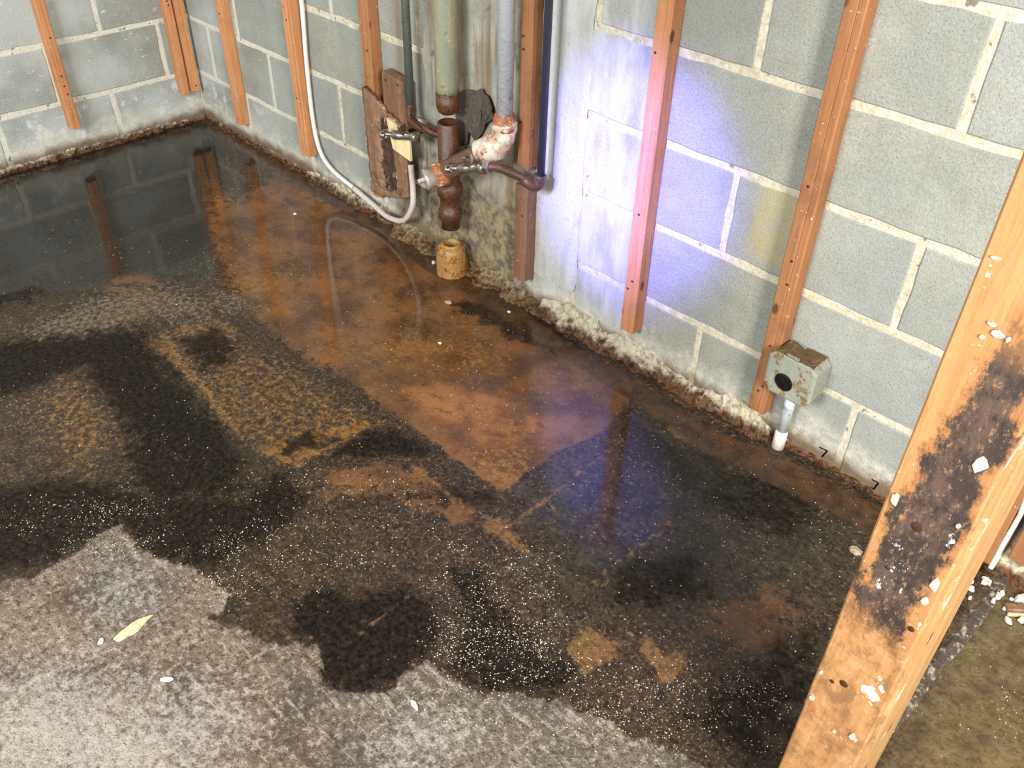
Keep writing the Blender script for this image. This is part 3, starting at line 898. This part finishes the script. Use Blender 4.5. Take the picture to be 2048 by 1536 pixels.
strip_left('orange furring strip alone on the left wall, with dark knots, away from the corner', -.533, .034, .034, .105, m_strip, 11, ((.016, .19), (.016, .155), (.02, .125), (.017, .32)))
strip_left('left one of the two furring strips side by side in the room corner', -.094, .030, .036, .125, m_strip, 12, ((.015, .33), (.012, .345)))
strip_left('right one of the two furring strips side by side in the room corner', -.056, .040, .030, .128, m_strip, 13, ((.025, .02),))

# ------------------------------------------------------------------ white conduit
t = thing('conduit_pipe', 'thin white conduit running down the wall and curling up beside the rotten plank', 'conduit', (0.83, 0, 0))
def rel(pts, t): return [Vector(p) - t.location for p in pts]
path = smooth_path([(.842, -.014, 1.7), (.840, -.014, 1.0), (.833, -.014, .623), (.818, -.014, .42), (.815, -.014, .237), (.838, -.016, .138), (.902, -.018, .090), (1.025, -.020, .066)], 7)
bm = bmesh.new(); add_tube(bm, rel(path, t), 0.0075, 12); mesh_obj('upper_pipe', bm, m_conduit, t, True)
path = smooth_path([(1.025, -.020, .066), (1.145, -.030, .052), (1.24, -.044, .050), (1.335, -.056, .080), (1.392, -.064, .150), (1.400, -.064, .21), (1.398, -.064, .25), (1.396, -.064, .286)], 7)
bm = bmesh.new(); add_tube(bm, rel(path, t), 0.0088, 12); mesh_obj('lower_bend', bm, m_conduit_rust, t, True)['label'] = 'rust spotted lower bend'

# ------------------------------------------------------------------ rotten plank and the pieces round it
t = thing('rotten_plank', 'wet rotten plank with a torn dark groove, nailed over the brown furring strip', 'plank', (1.18, -.040, .12))
bm = bmesh.new()
NX, NZ = 26, 60
W = .188
front, back = [], []
for j in range(NZ + 1):
    v = j / NZ
    fr, bk = [], []
    for i in range(NX + 1):
        u = i / NX
        top = .335 - .075 * u + .012 * fbm((u * 2, 5, 0), 3)
        bot = .005 + .045 * u * u
        x = u * W - .006 + .022 * (1 - v) * 0.3
        z = bot + (top - bot) * v
        g = abs(u - (.52 + .06 * fbm((0, 3, v * 3), 1.6))) / (.20 + .07 * fbm((9, 0, v * 5), 2))
        dep = max(0, 1 - g) ** .5 * .011 * (1 if .08 < v < .9 else .2)
        y = -.018 + dep + .004 * fbm((x, 2, z * .5), 60, 4)
        edge = .004 * fbm((u, v, 4), 20)
        fr.append(bm.verts.new((x + (edge if i in (0, NX) else 0), y, z)))
        bk.append(bm.verts.new((x, 0.0, z)))
    front.append(fr); back.append(bk)
for j in range(NZ):
    for i in range(NX):
        bm.faces.new((front[j][i], front[j][i + 1], front[j + 1][i + 1], front[j + 1][i]))
        bm.faces.new((back[j][i], back[j + 1][i], back[j + 1][i + 1], back[j][i + 1]))
    bm.faces.new((front[j][0], front[j + 1][0], back[j + 1][0], back[j][0]))
    bm.faces.new((front[j][NX], back[j][NX], back[j + 1][NX], front[j + 1][NX]))
for i in range(NX):
    bm.faces.new((front[NZ][i], front[NZ][i + 1], back[NZ][i + 1], back[NZ][i]))
    bm.faces.new((front[0][i], back[0][i], back[0][i + 1], front[0][i + 1]))
pl = mesh_obj('plank_board', bm, m_plank, t, True)
pl.data.materials.append(plain('plank_groove', lin(72, 56, 46), 0.35, 0.0, 0.35, 70, 0.6).m)
for p in pl.data.polygons:
    if len(p.vertices) == 4 and p.normal.y < -.2 and p.center.y > -.0125: p.material_index = 1
# fibres torn off the groove
for k in range(9):
    bm = bmesh.new()
    x = random.uniform(.03, .16); z = random.choice((random.uniform(.03, .07), random.uniform(.22, .28)))
    a = random.uniform(-.9, .9)
    p = [Vector((x, -.020, z)), Vector((x + .012 * a, -.029, z + .012)), Vector((x + .03 * a, -.024, z + .026))]
    add_tube(bm, smooth_path(p, 3), lambda i: .0022, 5)
    mesh_obj('splinter', bm, m_plank, t)

t = thing('scrap_board', 'pale yellow scrap of wood behind the left chrome valve', 'wood scrap', (1.30, -.058, .30))
bm = bmesh.new()
vs = [(-.005, .100), (.096, .082), (.100, -.002), (.018, .012)]
f = [bm.verts.new((x, 0, z)) for x, z in vs]
b = [bm.verts.new((x, -.010, z)) for x, z in vs]
bm.faces.new(f); bm.faces.new(b[::-1])
for k in range(4): bm.faces.new((f[k], b[k], b[(k + 1) % 4], f[(k + 1) % 4]))
bmesh.ops.bevel(bm, geom=bm.edges[:], offset=.0015, segments=1, affect='EDGES')
mesh_obj('scrap_piece', bm, m_scrap, t)

t = thing('wood_block', 'short brown wooden block on the wall between brown strip and dark tube', 'wood block', (1.252, E0, .37))
bm = bmesh.new(); add_box(bm, (0, -.040, 0), (.104, 0, .150), .004)
bmesh.ops.translate(bm, verts=[v for v in bm.verts if v.co.z > .1 and v.co.x > .05], vec=(0, 0, -.012))
mesh_obj('block_body', bm, m_wetwood, t)
for x in (.02, .075): add_nail(t, x, .040, .128, .004)


# ------------------------------------------------------------------ valves (two alike)
def make_valve(owner, loc, rotz, tilt):
    bm = bmesh.new()
    add_lathe(bm, (-.030, 0, 0), (1, 0, 0), [(0, .0085), (.004, .0105), (.022, .0105), (.026, .009), (.052, .009), (.055, .012), (.066, .012), (.068, .009)], 16)
    t = mesh_obj('stop_valve', bm, m_dulledchrome, owner, True)
    t.location = Vector(loc) - owner.location
    t.rotation_euler = (0, tilt, rotz)
    t.scale = (1.25, 1.25, 1.25)
    t['label'] = 'small chrome stop valve with oval handle'
    bm = bmesh.new()
    add_lathe(bm, (.002, 0, 0), (0, -.25, 1), [(0, .008), (.014, .008), (.016, .0105), (.028, .0105), (.030, .006)], 6)
    mesh_obj('outlet_nut', bm, m_chrome, t)
    bm = bmesh.new()
    add_lathe(bm, (-.030, 0, 0), (-1, 0, 0), [(0, .005), (.012, .005), (.013, .007), (.016, .007)], 12)
    mesh_obj('stem', bm, m_chrome, t, True)
    bm = bmesh.new()
    rings = add_lathe(bm, (-.044, 0, 0), (-1, 0, 0), [(0, .010), (.003, .0155), (.010, .0165), (.014, .013), (.016, .006)], 20)
    bmesh.ops.scale(bm, verts=bm.verts[:], vec=(1, 1.0, .62))
    mesh_obj('oval_handle', bm, m_chrome, t, True)
    bm = bmesh.new()
    add_lathe(bm, (.036, 0, 0), (1, 0, 0), [(0, .0135), (.010, .0135), (.012, .010)], 6)
    mesh_obj('compression_nut', bm, m_chrome, t)
    return t



# dark supply tube down to the left valve
t = thing('supply_tube', 'dark grey copper tube coming down the wall to a chrome valve by the plank', 'pipe', (1.385, -.045, .40))
bm = bmesh.new(); add_tube(bm, [(0, 0, 1.3), (0, 0, .8), (0, 0, .4), (0, 0, .055)], .0115, 14); mesh_obj('tube', bm, m_darktube, t, True)
bm = bmesh.new(); add_tube(bm, smooth_path([(0, 0, .06), (.002, -.002, .035), (.016, -.010, .018), (.045, -.012, .012), (.085, -.006, .010), (.13, .004, .004)], 5), .0125, 12, .002); mesh_obj('elbow_stub', bm, m_castiron, t, True)
bm = bmesh.new()
for k in range(4):
    add_tube(bm, smooth_path([(.01 + .01 * k, -.01, .03), (.03 + .012 * k, -.022, .055 - .012 * k), (.045 + .02 * k, -.015, .06 - .02 * k)], 3), .0018, 5)
mesh_obj('loose_wire', bm, m_nail, t)
make_valve(t, (1.398, -.085, .382), .35, -.10)

# ------------------------------------------------------------------ vent stack with wye, arm, plug
t = thing('vent_pipe', 'greenish painted vent pipe ending in a rusty broken edge above the floor pipe', 'pipe', (1.566, -.062, 0))
bm = bmesh.new()
add_lathe(bm, (0, 0, .545), (0, 0, 1), [(0, .0305), (.02, .0315), (1.2, .0315)], 24)
mesh_obj('upper_pipe', bm, m_stack, t, True)
bm = bmesh.new()
rg = add_lathe(bm, (0, 0, .492), (0, 0, 1), [(0, .020), (.006, .027), (.020, .0312), (.056, .0322)], 24)
for v in bm.verts: v.co += Vector((0, 0, .010 * fbm(v.co, 40))) if v.co.z > .53 else Vector((0, 0, 0))
mesh_obj('broken_end', bm, m_castiron, t, True)['label'] = 'rusted broken pipe end'
t = thing('drain_pipe', 'wet rusty drain pipe with branch arm, clean-out plug and pale galvanised riser', 'pipe', (1.566, -.062, 0))
bm = bmesh.new()
add_lathe(bm, (0, 0, .150), (0, 0, 1), [(0, .027), (.03, .027), (.034, .034), (.058, .034), (.064, .029), (.10, .029), (.104, .036), (.134, .036), (.140, .030), (.315, .030), (.318, .026), (.300, .025)], 24)
mesh_obj('lower_pipe', bm, m_castiron, t, True)['label'] = 'wet rusty lower pipe with collars'

A0, A1 = Vector((1.792, -.064, .495)), Vector((1.62, -.118, .357))
bm = bmesh.new()
add_tube(bm, rel(smooth_path([(1.566, -.062, .30), (1.585, -.092, .330), (1.62, -.112, .362), (1.68, -.100, .405), (1.735, -.082, .442), (1.765, -.072, .465)], 6), t), .028, 18, .003)
mesh_obj('arm_pipe', bm, m_arm, t, True)
bm = bmesh.new()
add_tube(bm, rel(smooth_path([(1.728, -.088, .437), (1.752, -.082, .454), (1.778, -.076, .476), (1.793, -.073, .505), (1.794, -.072, .535)], 6), t), lambda i: .037 if i < 11 else (.0335 if i < 15 else .031), 20, .005)
mesh_obj('elbow', bm, m_elbow, t, True)['label'] = 'elbow caked white with lime'
ax = Vector((-.042, -.085, -.022)).normalized()
bm = bmesh.new(); add_lathe(bm, Vector((1.610, -.108, .352)) - t.location, ax, [(0, .029), (.006, .033), (.034, .033), (.038, .028)], 22); mesh_obj('rust_collar', bm, m_rustring, t, True)
bm = bmesh.new()
pp = Vector((1.610, -.108, .352)) + ax * .036 - t.location
add_lathe(bm, pp, ax, [(0, .026), (.018, .0265), (.021, .0285), (.027, .0285), (.029, .026)], 22)
plug = mesh_obj('cleanout_plug', bm, m_plug, t, True)
bm = bmesh.new()
x_, y_, z_ = frame_for(ax)
add_box(bm, (-.006, -.006, 0), (.006, .006, .020), .002)
mm = Matrix((x_, y_, z_)).transposed().to_4x4(); mm.translation = pp + ax * .028
bm.transform(mm)
mesh_obj('square_lug', bm, m_plug, plug)

gal = Vector((1.794, -.072, .53)) - t.location
bm = bmesh.new(); add_lathe(bm, gal + Vector((0, 0, .01)), (0, 0, 1), [(0, .0205), (1.2, .0205)], 20); mesh_obj('galvanised_riser', bm, m_galv, t, True)['label'] = 'pale galvanised riser pipe'
bm = bmesh.new(); rg = add_lathe(bm, gal + Vector((0, 0, -.012)), (0, 0, 1), [(0, .030), (.006, .0315), (.020, .031), (.026, .029), (.034, .0265), (.040, .022)], 22)
for v in bm.verts: v.co += Vector((fbm(v.co, 70), fbm(v.co + Vector((3, 1, 2)), 70), fbm(v.co + Vector((9, 1, 2)), 60))) * .004
mesh_obj('rusted_coupling', bm, m_rustring, t, True)

# right hand supply
t = thing('supply_pipe', 'brown water pipe with chrome valve, low elbow and straight blue-black riser', 'pipe', (1.80, -.06, .40))
bm = bmesh.new(); add_tube(bm, rel(smooth_path([(1.780, -.146, .428), (1.808, -.126, .440), (1.832, -.090, .422), (1.858, -.064, .405), (1.880, -.058, .399)], 6), t), .0115, 14, .002); mesh_obj('pipe', bm, m_brownpipe, t, True)
bm = bmesh.new(); add_tube(bm, rel(smooth_path([(1.862, -.059, .400), (1.885, -.057, .395), (1.903, -.055, .403), (1.907, -.054, .428)], 5), t), .0165, 16); mesh_obj('elbow', bm, m_brownpipe, t, True)
bm = bmesh.new(); add_lathe(bm, Vector((1.908, -.053, .42)) - t.location, (.004, 0, 1), [(0, .0098), (1.3, .0098)], 16); mesh_obj('riser_tube', bm, m_bluetube, t, True)['label'] = 'straight blue-black riser tube'
make_valve(t, (1.752, -.150, .424), .25, -.25)

# torn felt scrap hanging behind the arm
t = thing('felt_scrap', 'torn dark scrap of felt stuck to the wall between stack and galvanised pipe', 'scrap', (1.62, -.012, .47))
bm = bmesh.new()
ol = [(-.075, .048), (-.050, .068), (-.022, .082), (.005, .086), (.030, .100), (.036, .088), (.052, .086), (.072, .062), (.080, .035), (.050, .012), (.030, -.020), (.006, -.055), (-.020, -.030), (-.030, -.070), (-.060, -.090), (-.064, -.040), (-.075, 0)]
fs = [bm.verts.new((x, -.003 + .006 * fbm((x, 0, z), 20), z)) for x, z in ol]
fc = bm.faces.new(fs)
bmesh.ops.triangulate(bm, faces=[fc])
bmesh.ops.subdivide_edges(bm, edges=bm.edges[:], cuts=2)
for v in bm.verts: v.co.y += .006 * fbm(v.co, 30)
bmesh.ops.solidify(bm, geom=bm.faces[:], thickness=.003)
mesh_obj('felt_sheet', bm, m_felt, t)

# drain hub on the floor
t = thing('drain_hub', 'short ochre pipe hub with an open end, standing on the wet floor below the stack', 'pipe', (1.566, -.062, 0))
bm = bmesh.new()
n = 28
outer = [(-.004, .047), (.02, .0455), (.05, .044), (.075, .043), (.088, .041), (.090, .034), (.091, .030), (.097, .029), (.099, .026), (.097, .0225), (.085, .0215), (.05, .021), (.048, .001)]
rg = add_lathe(bm, (0, 0, 0), (0, 0, 1), outer, n, False)
for v in bm.verts:
    if v.co.xy.length > .035: v.co += Vector((v.co.x, v.co.y, 0)).normalized() * .003 * fbm(v.co, 50)
mesh_obj('hub_body', bm, m_hub, t, True)
bm = bmesh.new(); add_lathe(bm, (0, 0, .046), (0, 0, 1), [(0, .0208), (.004, .0208)], 16); mesh_obj('hub_bottom', bm, m_hole, t)['label'] = 'dark disc inside the hub'  # near-black disc closing the bore

# ------------------------------------------------------------------ junction box and its conduit stub
t = thing('junction_box', 'muddy grey metal junction box with a round black opening, on the wall', 'electrical box', (2.682, -.004, .224))
def oct_ring(bm, w, h, c, y, dx=0, dz=0):
    pts = [(-w, -h + c), (-w, h - c), (-w + c, h), (w - c, h), (w, h - c), (w, -h + c), (w - c, -h), (-w + c, -h)]
    return [bm.verts.new((x + dx, y, z + dz)) for x, z in pts]
bm = bmesh.new()
W2, H2 = .056, .052
ra, rb, rc, rd = oct_ring(bm, W2, H2, .016, 0), oct_ring(bm, W2, H2, .016, -.050), oct_ring(bm, W2 + .002, H2 + .002, .016, -.052), oct_ring(bm, W2 + .002, H2 + .002, .016, -.060)
re = oct_ring(bm, W2 - .003, H2 - .003, .015, -.062)
for a, b in ((ra, rb), (rb, rc), (rc, rd), (rd, re)):
    for k in range(8): bm.faces.new((a[k], a[(k + 1) % 8], b[(k + 1) % 8], b[k]))
# cover face with a round hole
hx, hz, hr = -.012, -.016, .0225
circ = [bm.verts.new((hx + hr * math.cos(a), -.0615, hz + hr * math.sin(a))) for a in [math.pi + math.pi / 8 - 2 * math.pi * k / 32 for k in range(32)]]
for k in range(8):
    a, b = re[k], re[(k + 1) % 8]
    seg = [circ[(4 * k + q) % 32] for q in range(5)]
    bm.faces.new([a, b] + seg[::-1])
# throat of the hole
thr_ = [bm.verts.new((v.co.x, -.040, v.co.z)) for v in circ]
for k in range(32): bm.faces.new((circ[k], circ[(k + 1) % 32], thr_[(k + 1) % 32], thr_[k]))
bmesh.ops.recalc_face_normals(bm, faces=bm.faces[:])
mesh_obj('box_shell', bm, m_boxmetal, t)
bm = bmesh.new(); add_lathe(bm, (hx, -.0605, hz), (0, 1, 0), [(0, .017), (.0015, .0215), (.010, .0224), (.024, .0224)], 28); mesh_obj('hole_shade_disc', bm, m_hole, t)['label'] = 'black disc standing in for shade in the round opening'  # near-black disc just behind the cover paints the shade inside the hole
bm = bmesh.new()
g = []
for j in range(9):
    row = []
    for i in range(19):
        x = -W2 + .012 + (2 * W2 - .022) * i / 18
        y = -.004 - .060 * j / 8
        row.append(bm.verts.new((x, y, H2 + .0022 + .004 * fbm((x, y, 2), 45, 4))))
    g.append(row)
for j in range(8):
    for i in range(18): bm.faces.new((g[j][i], g[j][i + 1], g[j + 1][i + 1], g[j + 1][i]))
bmesh.ops.solidify(bm, geom=bm.faces[:], thickness=.002)
mesh_obj('mud_cap', bm, m_boxmud, t, True)['label'] = 'dried mud on top of the box'

t = thing('conduit_stub', 'short pipe stub from the junction box down to the floor, painted white at its foot', 'conduit', (2.680, -.024, 0))
bm = bmesh.new(); add_lathe(bm, (0, 0, .05), (0, 0, 1), [(0, .0125), (.125, .0125)], 18); mesh_obj('pipe', bm, m_galv, t, True)
bm = bmesh.new(); add_lathe(bm, (0, 0, -.002), (0, 0, 1), [(0, .0145), (.046, .0145), (.054, .0125)], 18); mesh_obj('white_sleeve', bm, m_plaster, t, True)

# ------------------------------------------------------------------ partition post in the foreground
t = thing('door_post', 'large mould-stained wooden door post in the right foreground with white paint flecks', 'post', (3.136, -.762, 0))
def rough_board(lo, hi, seed, nz=40, amp=.0012):
    bm = bmesh.new()
    lo, hi = Vector(lo), Vector(hi)
    rows = []
    c = .0025
    for j in range(nz + 1):
        z = lo.z + (hi.z - lo.z) * j / nz
        k = amp * fbm((seed, z, 0), 12)
        q = amp * fbm((seed + 4, z, 0), 17)
        prof = [(lo.x, hi.y), (lo.x + k, lo.y + c), (lo.x + c + k, lo.y), (hi.x - c + q, lo.y), (hi.x + q, lo.y + c), (hi.x, hi.y)]
        rows.append([bm.verts.new((x, y, z)) for x, y in prof])
    for a, b in zip(rows, rows[1:]):
        for m in range(6): bm.faces.new((a[m], a[(m + 1) % 6], b[(m + 1) % 6], b[m]))
    bm.faces.new(rows[0][::-1]); bm.faces.new(rows[-1])
    return bm
mesh_obj('front_stud', rough_board((0, -.038, 0), (.089, 0, 2.395), 1), m_post, t)
mesh_obj('side_board', rough_board((.040, .004, 0), (.0905, .100, 2.395), 2), m_board, t)
mesh_obj('side_board', rough_board((.036, .104, 0), (.089, .165, 2.395), 3), m_board, t)
# torn white plaster edge along the joint
bm = bmesh.new()
prev = None
for j in range(150):
    z = .05 + j * .014
    w = .003 + max(0, .020 * fbm((z, 2, 1), 7, 5))
    y0 = -.003 - w
    cur = [bm.verts.new((.0885, y0, z)), bm.verts.new((.0932 + .001 * fbm((z, 0, 0), 40), y0 + .001, z)), bm.verts.new((.0935, .004, z)), bm.verts.new((.0885, .004, z))]
    if prev:
        for m in range(4): bm.faces.new((prev[m], prev[(m + 1) % 4], cur[(m + 1) % 4], cur[m]))
    else: bm.faces.new(cur)
    prev = cur
bm.faces.new(prev[::-1])
mesh_obj('plaster_edge', bm, m_edge, t)['label'] = 'torn plaster edge flecked with white'
# paint flakes on the face
for (fx, fz, w, h) in ((.010, .715, .009, .020), (.080, .635, .012, .024), (.078, .606, .009, .013), (.006, .392, .006, .009), (.007, .335, .009, .010), (.071, .32, .009, .020), (.049, .305, .006, .006), (.070, .808, .014, .024), (.076, .725, .006, .009), (.030, .952, .009, .005), (.038, .945, .013, .008), (.026, .936, .007, .005), (.047, .944, .005, .009), (.011, 1.012, .010, .004)):
    bm = bmesh.new()
    m = 7
    q = [(fx + w * .5 * math.cos(a) * k, fz + h * .5 * math.sin(a) * k) for a, k in [(2 * math.pi * i / m, random.uniform(.62, 1.1)) for i in range(m)]]
    v0, v1 = [bm.verts.new((x, -.0378, z)) for x, z in q], [bm.verts.new((x, -.0396, z)) for x, z in q]
    bm.faces.new(v1)
    for i in range(m): bm.faces.new((v0[i], v0[(i + 1) % m], v1[(i + 1) % m], v1[i]))
    mesh_obj('paint_flake', bm, m_flake, t)
for x, z, r in ((.040, .695, .006), (.078, .555, .004), (.036, .40, .0055), (.022, .39, .003), (.030, .62, .003)):
    bm = bmesh.new(); add_lathe(bm, (x, -.0375, z), (0, -1, 0), [(0, r), (.0012, r), (.002, r * .4)], 12); mesh_obj('nail', bm, m_nail, t)

# studs where the partition met the right wall
t = thing('partition_stud', 'brown stud with a white painted edge on the wall behind the post', 'stud', (3.120, E0, .018))
mesh_obj('stud_board', rough_board((0, -.037, 0), (.058, 0, 2.3), 6), m_strip_brown, t)
mesh_obj('plaster_edge', rough_board((.0585, -.038, -.008), (.068, 0, 2.3), 7, 60, .004), m_plaster, t)
t = thing('partition_stud', 'brown stud at the right image edge, right of the white painted edge', 'stud', (3.200, E0, .058))
mesh_obj('stud_board', rough_board((0, -.037, 0), (.052, 0, 2.3), 8), m_strip_brown, t)

# ridge of plaster on the floor where the partition stood
bm = bmesh.new()
prev = None
for j in range(90):
    y = -.62 + j * .0066
    wl, wr, h = .016 + .008 * fbm((y, 1, 0), 14), .014 + .010 * fbm((y, 6, 0), 14), .003 + .004 * fbm((y, 3, 0), 20)
    x = 3.205 + .012 * (j / 89.0)
    cur = [bm.verts.new((x - wl, y, -.001)), bm.verts.new((x - wl * .5, y, h)), bm.verts.new((x + wr * .4, y, h * .9)), bm.verts.new((x + wr, y, -.001))]
    if prev:
        for m in range(3): bm.faces.new((prev[m], cur[m], cur[m + 1], prev[m + 1]))
    prev = cur
M = Mat('plaster_ridge')
P = M.pos(); nn = M.noise(P, 60, 6, .7)
M.set(Base_Color=M.mix(M.step(nn, .50, .66), lin(78, 68, 58), lin(176, 166, 148)), Roughness=.8, Normal=M.bump(nn, .8, .006))
ridge = mesh_obj('plaster_ridge', bm, M, None)
tag(ridge, 'broken grey plaster ridge on the floor from the door post to the wall', 'plaster')


# ------------------------------------------------------------------ chips and rubble on the floor
def chip_mesh(name, L, Wd, H, seed, n=9):
    r = random.Random(seed)
    bm = bmesh.new()
    ang = sorted(r.uniform(0, 2 * math.pi) for _ in range(n))
    ang = [2 * math.pi * k / n + r.uniform(-.25, .25) for k in range(n)]
    rad = [r.uniform(.7, 1.05) for _ in range(n)]
    lo = [bm.verts.new((L / 2 * q * math.cos(a), Wd / 2 * q * math.sin(a), 0)) for a, q in zip(ang, rad)]
    hi = [bm.verts.new((L / 2 * .85 * q * math.cos(a), Wd / 2 * .85 * q * math.sin(a), H * r.uniform(.7, 1.1))) for a, q in zip(ang, rad)]
    for k in range(n): bm.faces.new((lo[k], lo[(k + 1) % n], hi[(k + 1) % n], hi[k]))
    bm.faces.new(lo[::-1])
    c = bm.verts.new((0, 0, H * 1.1))
    for k in range(n): bm.faces.new((hi[k], hi[(k + 1) % n], c))
    bmesh.ops.recalc_face_normals(bm, faces=bm.faces[:])
    me = bpy.data.meshes.new(name)
    bm.to_mesh(me); bm.free()
    return me


def chip(name, label, cat, xy, L, Wd, H, rot, mat, seed, group=None):
    me = chip_mesh(name, L, Wd, H, seed)
    me.materials.append(mat.m)
    o = bpy.data.objects.new(name, me)
    o.location = (xy[0], xy[1], -.0004)
    o.rotation_euler = (0, 0, rot)
    link(o)
    return tag(o, label, cat, group)


chip('wood_chip', 'long pale wood splinter on the dry floor at lower left', 'wood chip', (2.128, -1.347), .088, .030, .006, 1.72, m_chipwood, 1)
chip('plaster_chip', 'white oval plaster chip in the middle of the dry floor', 'plaster chip', (2.270, -1.354), .030, .012, .004, .9, m_plaster, 2)
chip('plaster_chip', 'tiny white plaster chip left of the long wood splinter', 'plaster chip', (2.115, -1.402), .018, .012, .004, 2.2, m_plaster, 5)
chip('plaster_chip', 'bright white plaster chip at the lower edge of the black stain', 'plaster chip', (2.612, -1.070), .026, .010, .005, -.15, m_plaster, 4)
chip('pebble', 'flat tan pebble on the wet floor beside the door post', 'pebble', (2.968, -.186), .030, .026, .006, .4, m_pebble, 6)
chip('pebble', 'small tan pebble near the wall below the drain hub', 'pebble', (1.69, -.185), .026, .016, .006, .4, m_pebble, 7)
chip('plaster_chip', 'white speck of plaster on the rust coloured film', 'plaster chip', (1.825, -.333), .012, .009, .004, .4, m_plaster, 8)
chip('plaster_chip', 'white speck of plaster beside the black stain near the wall', 'plaster chip', (1.842, -.090), .012, .009, .004, .4, m_plaster, 9)
chip('plaster_chip', 'cream speck of plaster on the far water, farthest from the door post', 'plaster chip', (.937, -.202), .014, .010, .004, .4, m_plaster, 10)
chip('plaster_chip', 'cream chip at the left foot of the ochre drain hub', 'plaster chip', (1.492, -.072), .014, .012, .008, .4, m_plaster, 11)
# rubble where the partition met the wall
rb = random.Random(5)
spots = [(3.236, .0, 0, 0)]
kinds = [chip_mesh('plaster_chip', L, w, h, 40 + k, 8) for k, (L, w, h) in enumerate([(.020, .012, .006), (.014, .010, .006), (.010, .008, .005)])]
for me in kinds: me.materials.append(m_plaster.m)
for k in range(34):
    o = bpy.data.objects.new('plaster_chip', kinds[k % 3])
    o.location = (rb.uniform(3.165, 3.33), rb.uniform(-.135, -.052), rb.uniform(0, .002))
    o.rotation_euler = (0, rb.uniform(-.12, .12), rb.uniform(0, 6.28))
    link(o)
    tag(o, 'small white plaster crumb in the rubble below the partition studs', 'plaster chip', 'plaster crumbs below the partition studs')
chip('plaster_slab', 'larger cream plaster slab in the rubble at the right image edge', 'plaster chip', (3.262, -.062), .055, .022, .014, .75, m_plaster, 21)
t = thing('lath_piece', 'brown broken lath with a pale edge lying at the right image edge', 'wood scrap', (3.262, -.098, 0))
t.rotation_euler = (0, 0, .72)
bm = bmesh.new(); add_box(bm, (-.022, -.008, -.0005), (.09, .010, .014), .002); mesh_obj('lath_body', bm, m_wetwood, t)
bm = bmesh.new(); add_box(bm, (-.022, -.014, -.0005), (.09, -.0085, .008), .0015); mesh_obj('lath_edge', bm, m_chipwood, t)

# ------------------------------------------------------------------ pale grit grains standing in for glints on the wet slab
GLINT_GRIT = [
 (832, [(1.905,-0.963), (2.212,-0.637), (2.438,-0.836), (2.166,-1.123)]),
 (1440, [(2.358,-0.806), (2.536,-0.619), (2.745,-0.843), (2.591,-1.005)]),
 (800, [(2.498,-0.914), (2.682,-0.720), (2.777,-0.825), (2.605,-1.005)]),
 (1120, [(2.731,-0.828), (3.009,-0.537), (3.099,-0.681), (2.843,-0.948)]),
 (800, [(1.622,-1.400), (1.862,-1.145), (2.004,-1.219), (1.778,-1.458)]),
 (800, [(1.942,-1.187), (2.162,-0.954), (2.312,-1.058), (2.108,-1.273)]),
 (416, [(1.353,-0.528), (1.878,0.041), (2.321,-0.424), (1.894,-0.878)]),
 (320, [(1.065,-1.196), (1.489,-0.739), (1.972,-1.029), (1.622,-1.400)]),
 (560, [(2.552,-1.031), (2.882,-0.685), (2.960,-0.787), (2.650,-1.111)]),
 (560, [(2.301,-0.315), (2.758,0.173), (3.082,-0.415), (2.729,-0.785)]),
 (256, [(0.469,-0.977), (1.097,-0.289), (1.596,-0.624), (1.065,-1.196)]),
 (192, [(3.092,-0.238), (3.262,-0.059), (3.398,-0.415), (3.254,-0.564)]),
]


def build_glint_grit():
    base = np.array([(1, 0, 0), (0, 1, 0), (-1, 0, 0), (0, -1, 0), (0, 0, .9), (0, 0, -.3)], float)
    tri = np.array([(0, 1, 4), (1, 2, 4), (2, 3, 4), (3, 0, 4), (1, 0, 5), (2, 1, 5), (3, 2, 5), (0, 3, 5)])
    V, T = [], []
    n0 = 0
    for cnt, q in GLINT_GRIT:
        q = np.array(q)
        # clumps
        cl = rng.random((max(3, cnt // 26), 2))
        for k in range(cnt):
            if rng.random() < .7:
                u, v = cl[rng.integers(len(cl))] + rng.normal(0, .07, 2)
            else:
                u, v = .5 + rng.normal(0, .33, 2)
            if not (-.25 < u < 1.25 and -.25 < v < 1.25): continue
            p = (1 - u) * (1 - v) * q[0] + u * (1 - v) * q[1] + u * v * q[2] + (1 - u) * v * q[3]
            if not (-1.9 < p[1] < -.02 and p[0] > .02): continue
            r = .0005 + .0013 * rng.random() ** 3.0
            a = rng.random() * 6.28
            b = base * r * (0.8 + .4 * rng.random((6, 1)))
            ca, sa = math.cos(a), math.sin(a)
            b = np.stack([b[:, 0] * ca - b[:, 1] * sa, b[:, 0] * sa + b[:, 1] * ca, b[:, 2]], 1)
            V.append(b + np.array([p[0], p[1], .0003]))
            T.append(tri + n0)
            n0 += 6
    me = bpy.data.meshes.new('glint_grit')
    me.from_pydata(np.concatenate(V).tolist(), [], np.concatenate(T).tolist())
    me.materials.append(m_glint_grit.m)
    o = bpy.data.objects.new('glint_grit', me)
    link(o)
    tag(o, 'pale grit grains standing in for glints on the wet dark floor', 'grit', kind='stuff')


build_glint_grit()

S.cycles.max_bounces = 6
S.cycles.diffuse_bounces = 3
S.cycles.glossy_bounces = 3
S.cycles.caustics_reflective = False
S.cycles.caustics_refractive = False
S.cycles.sample_clamp_indirect = 4.0
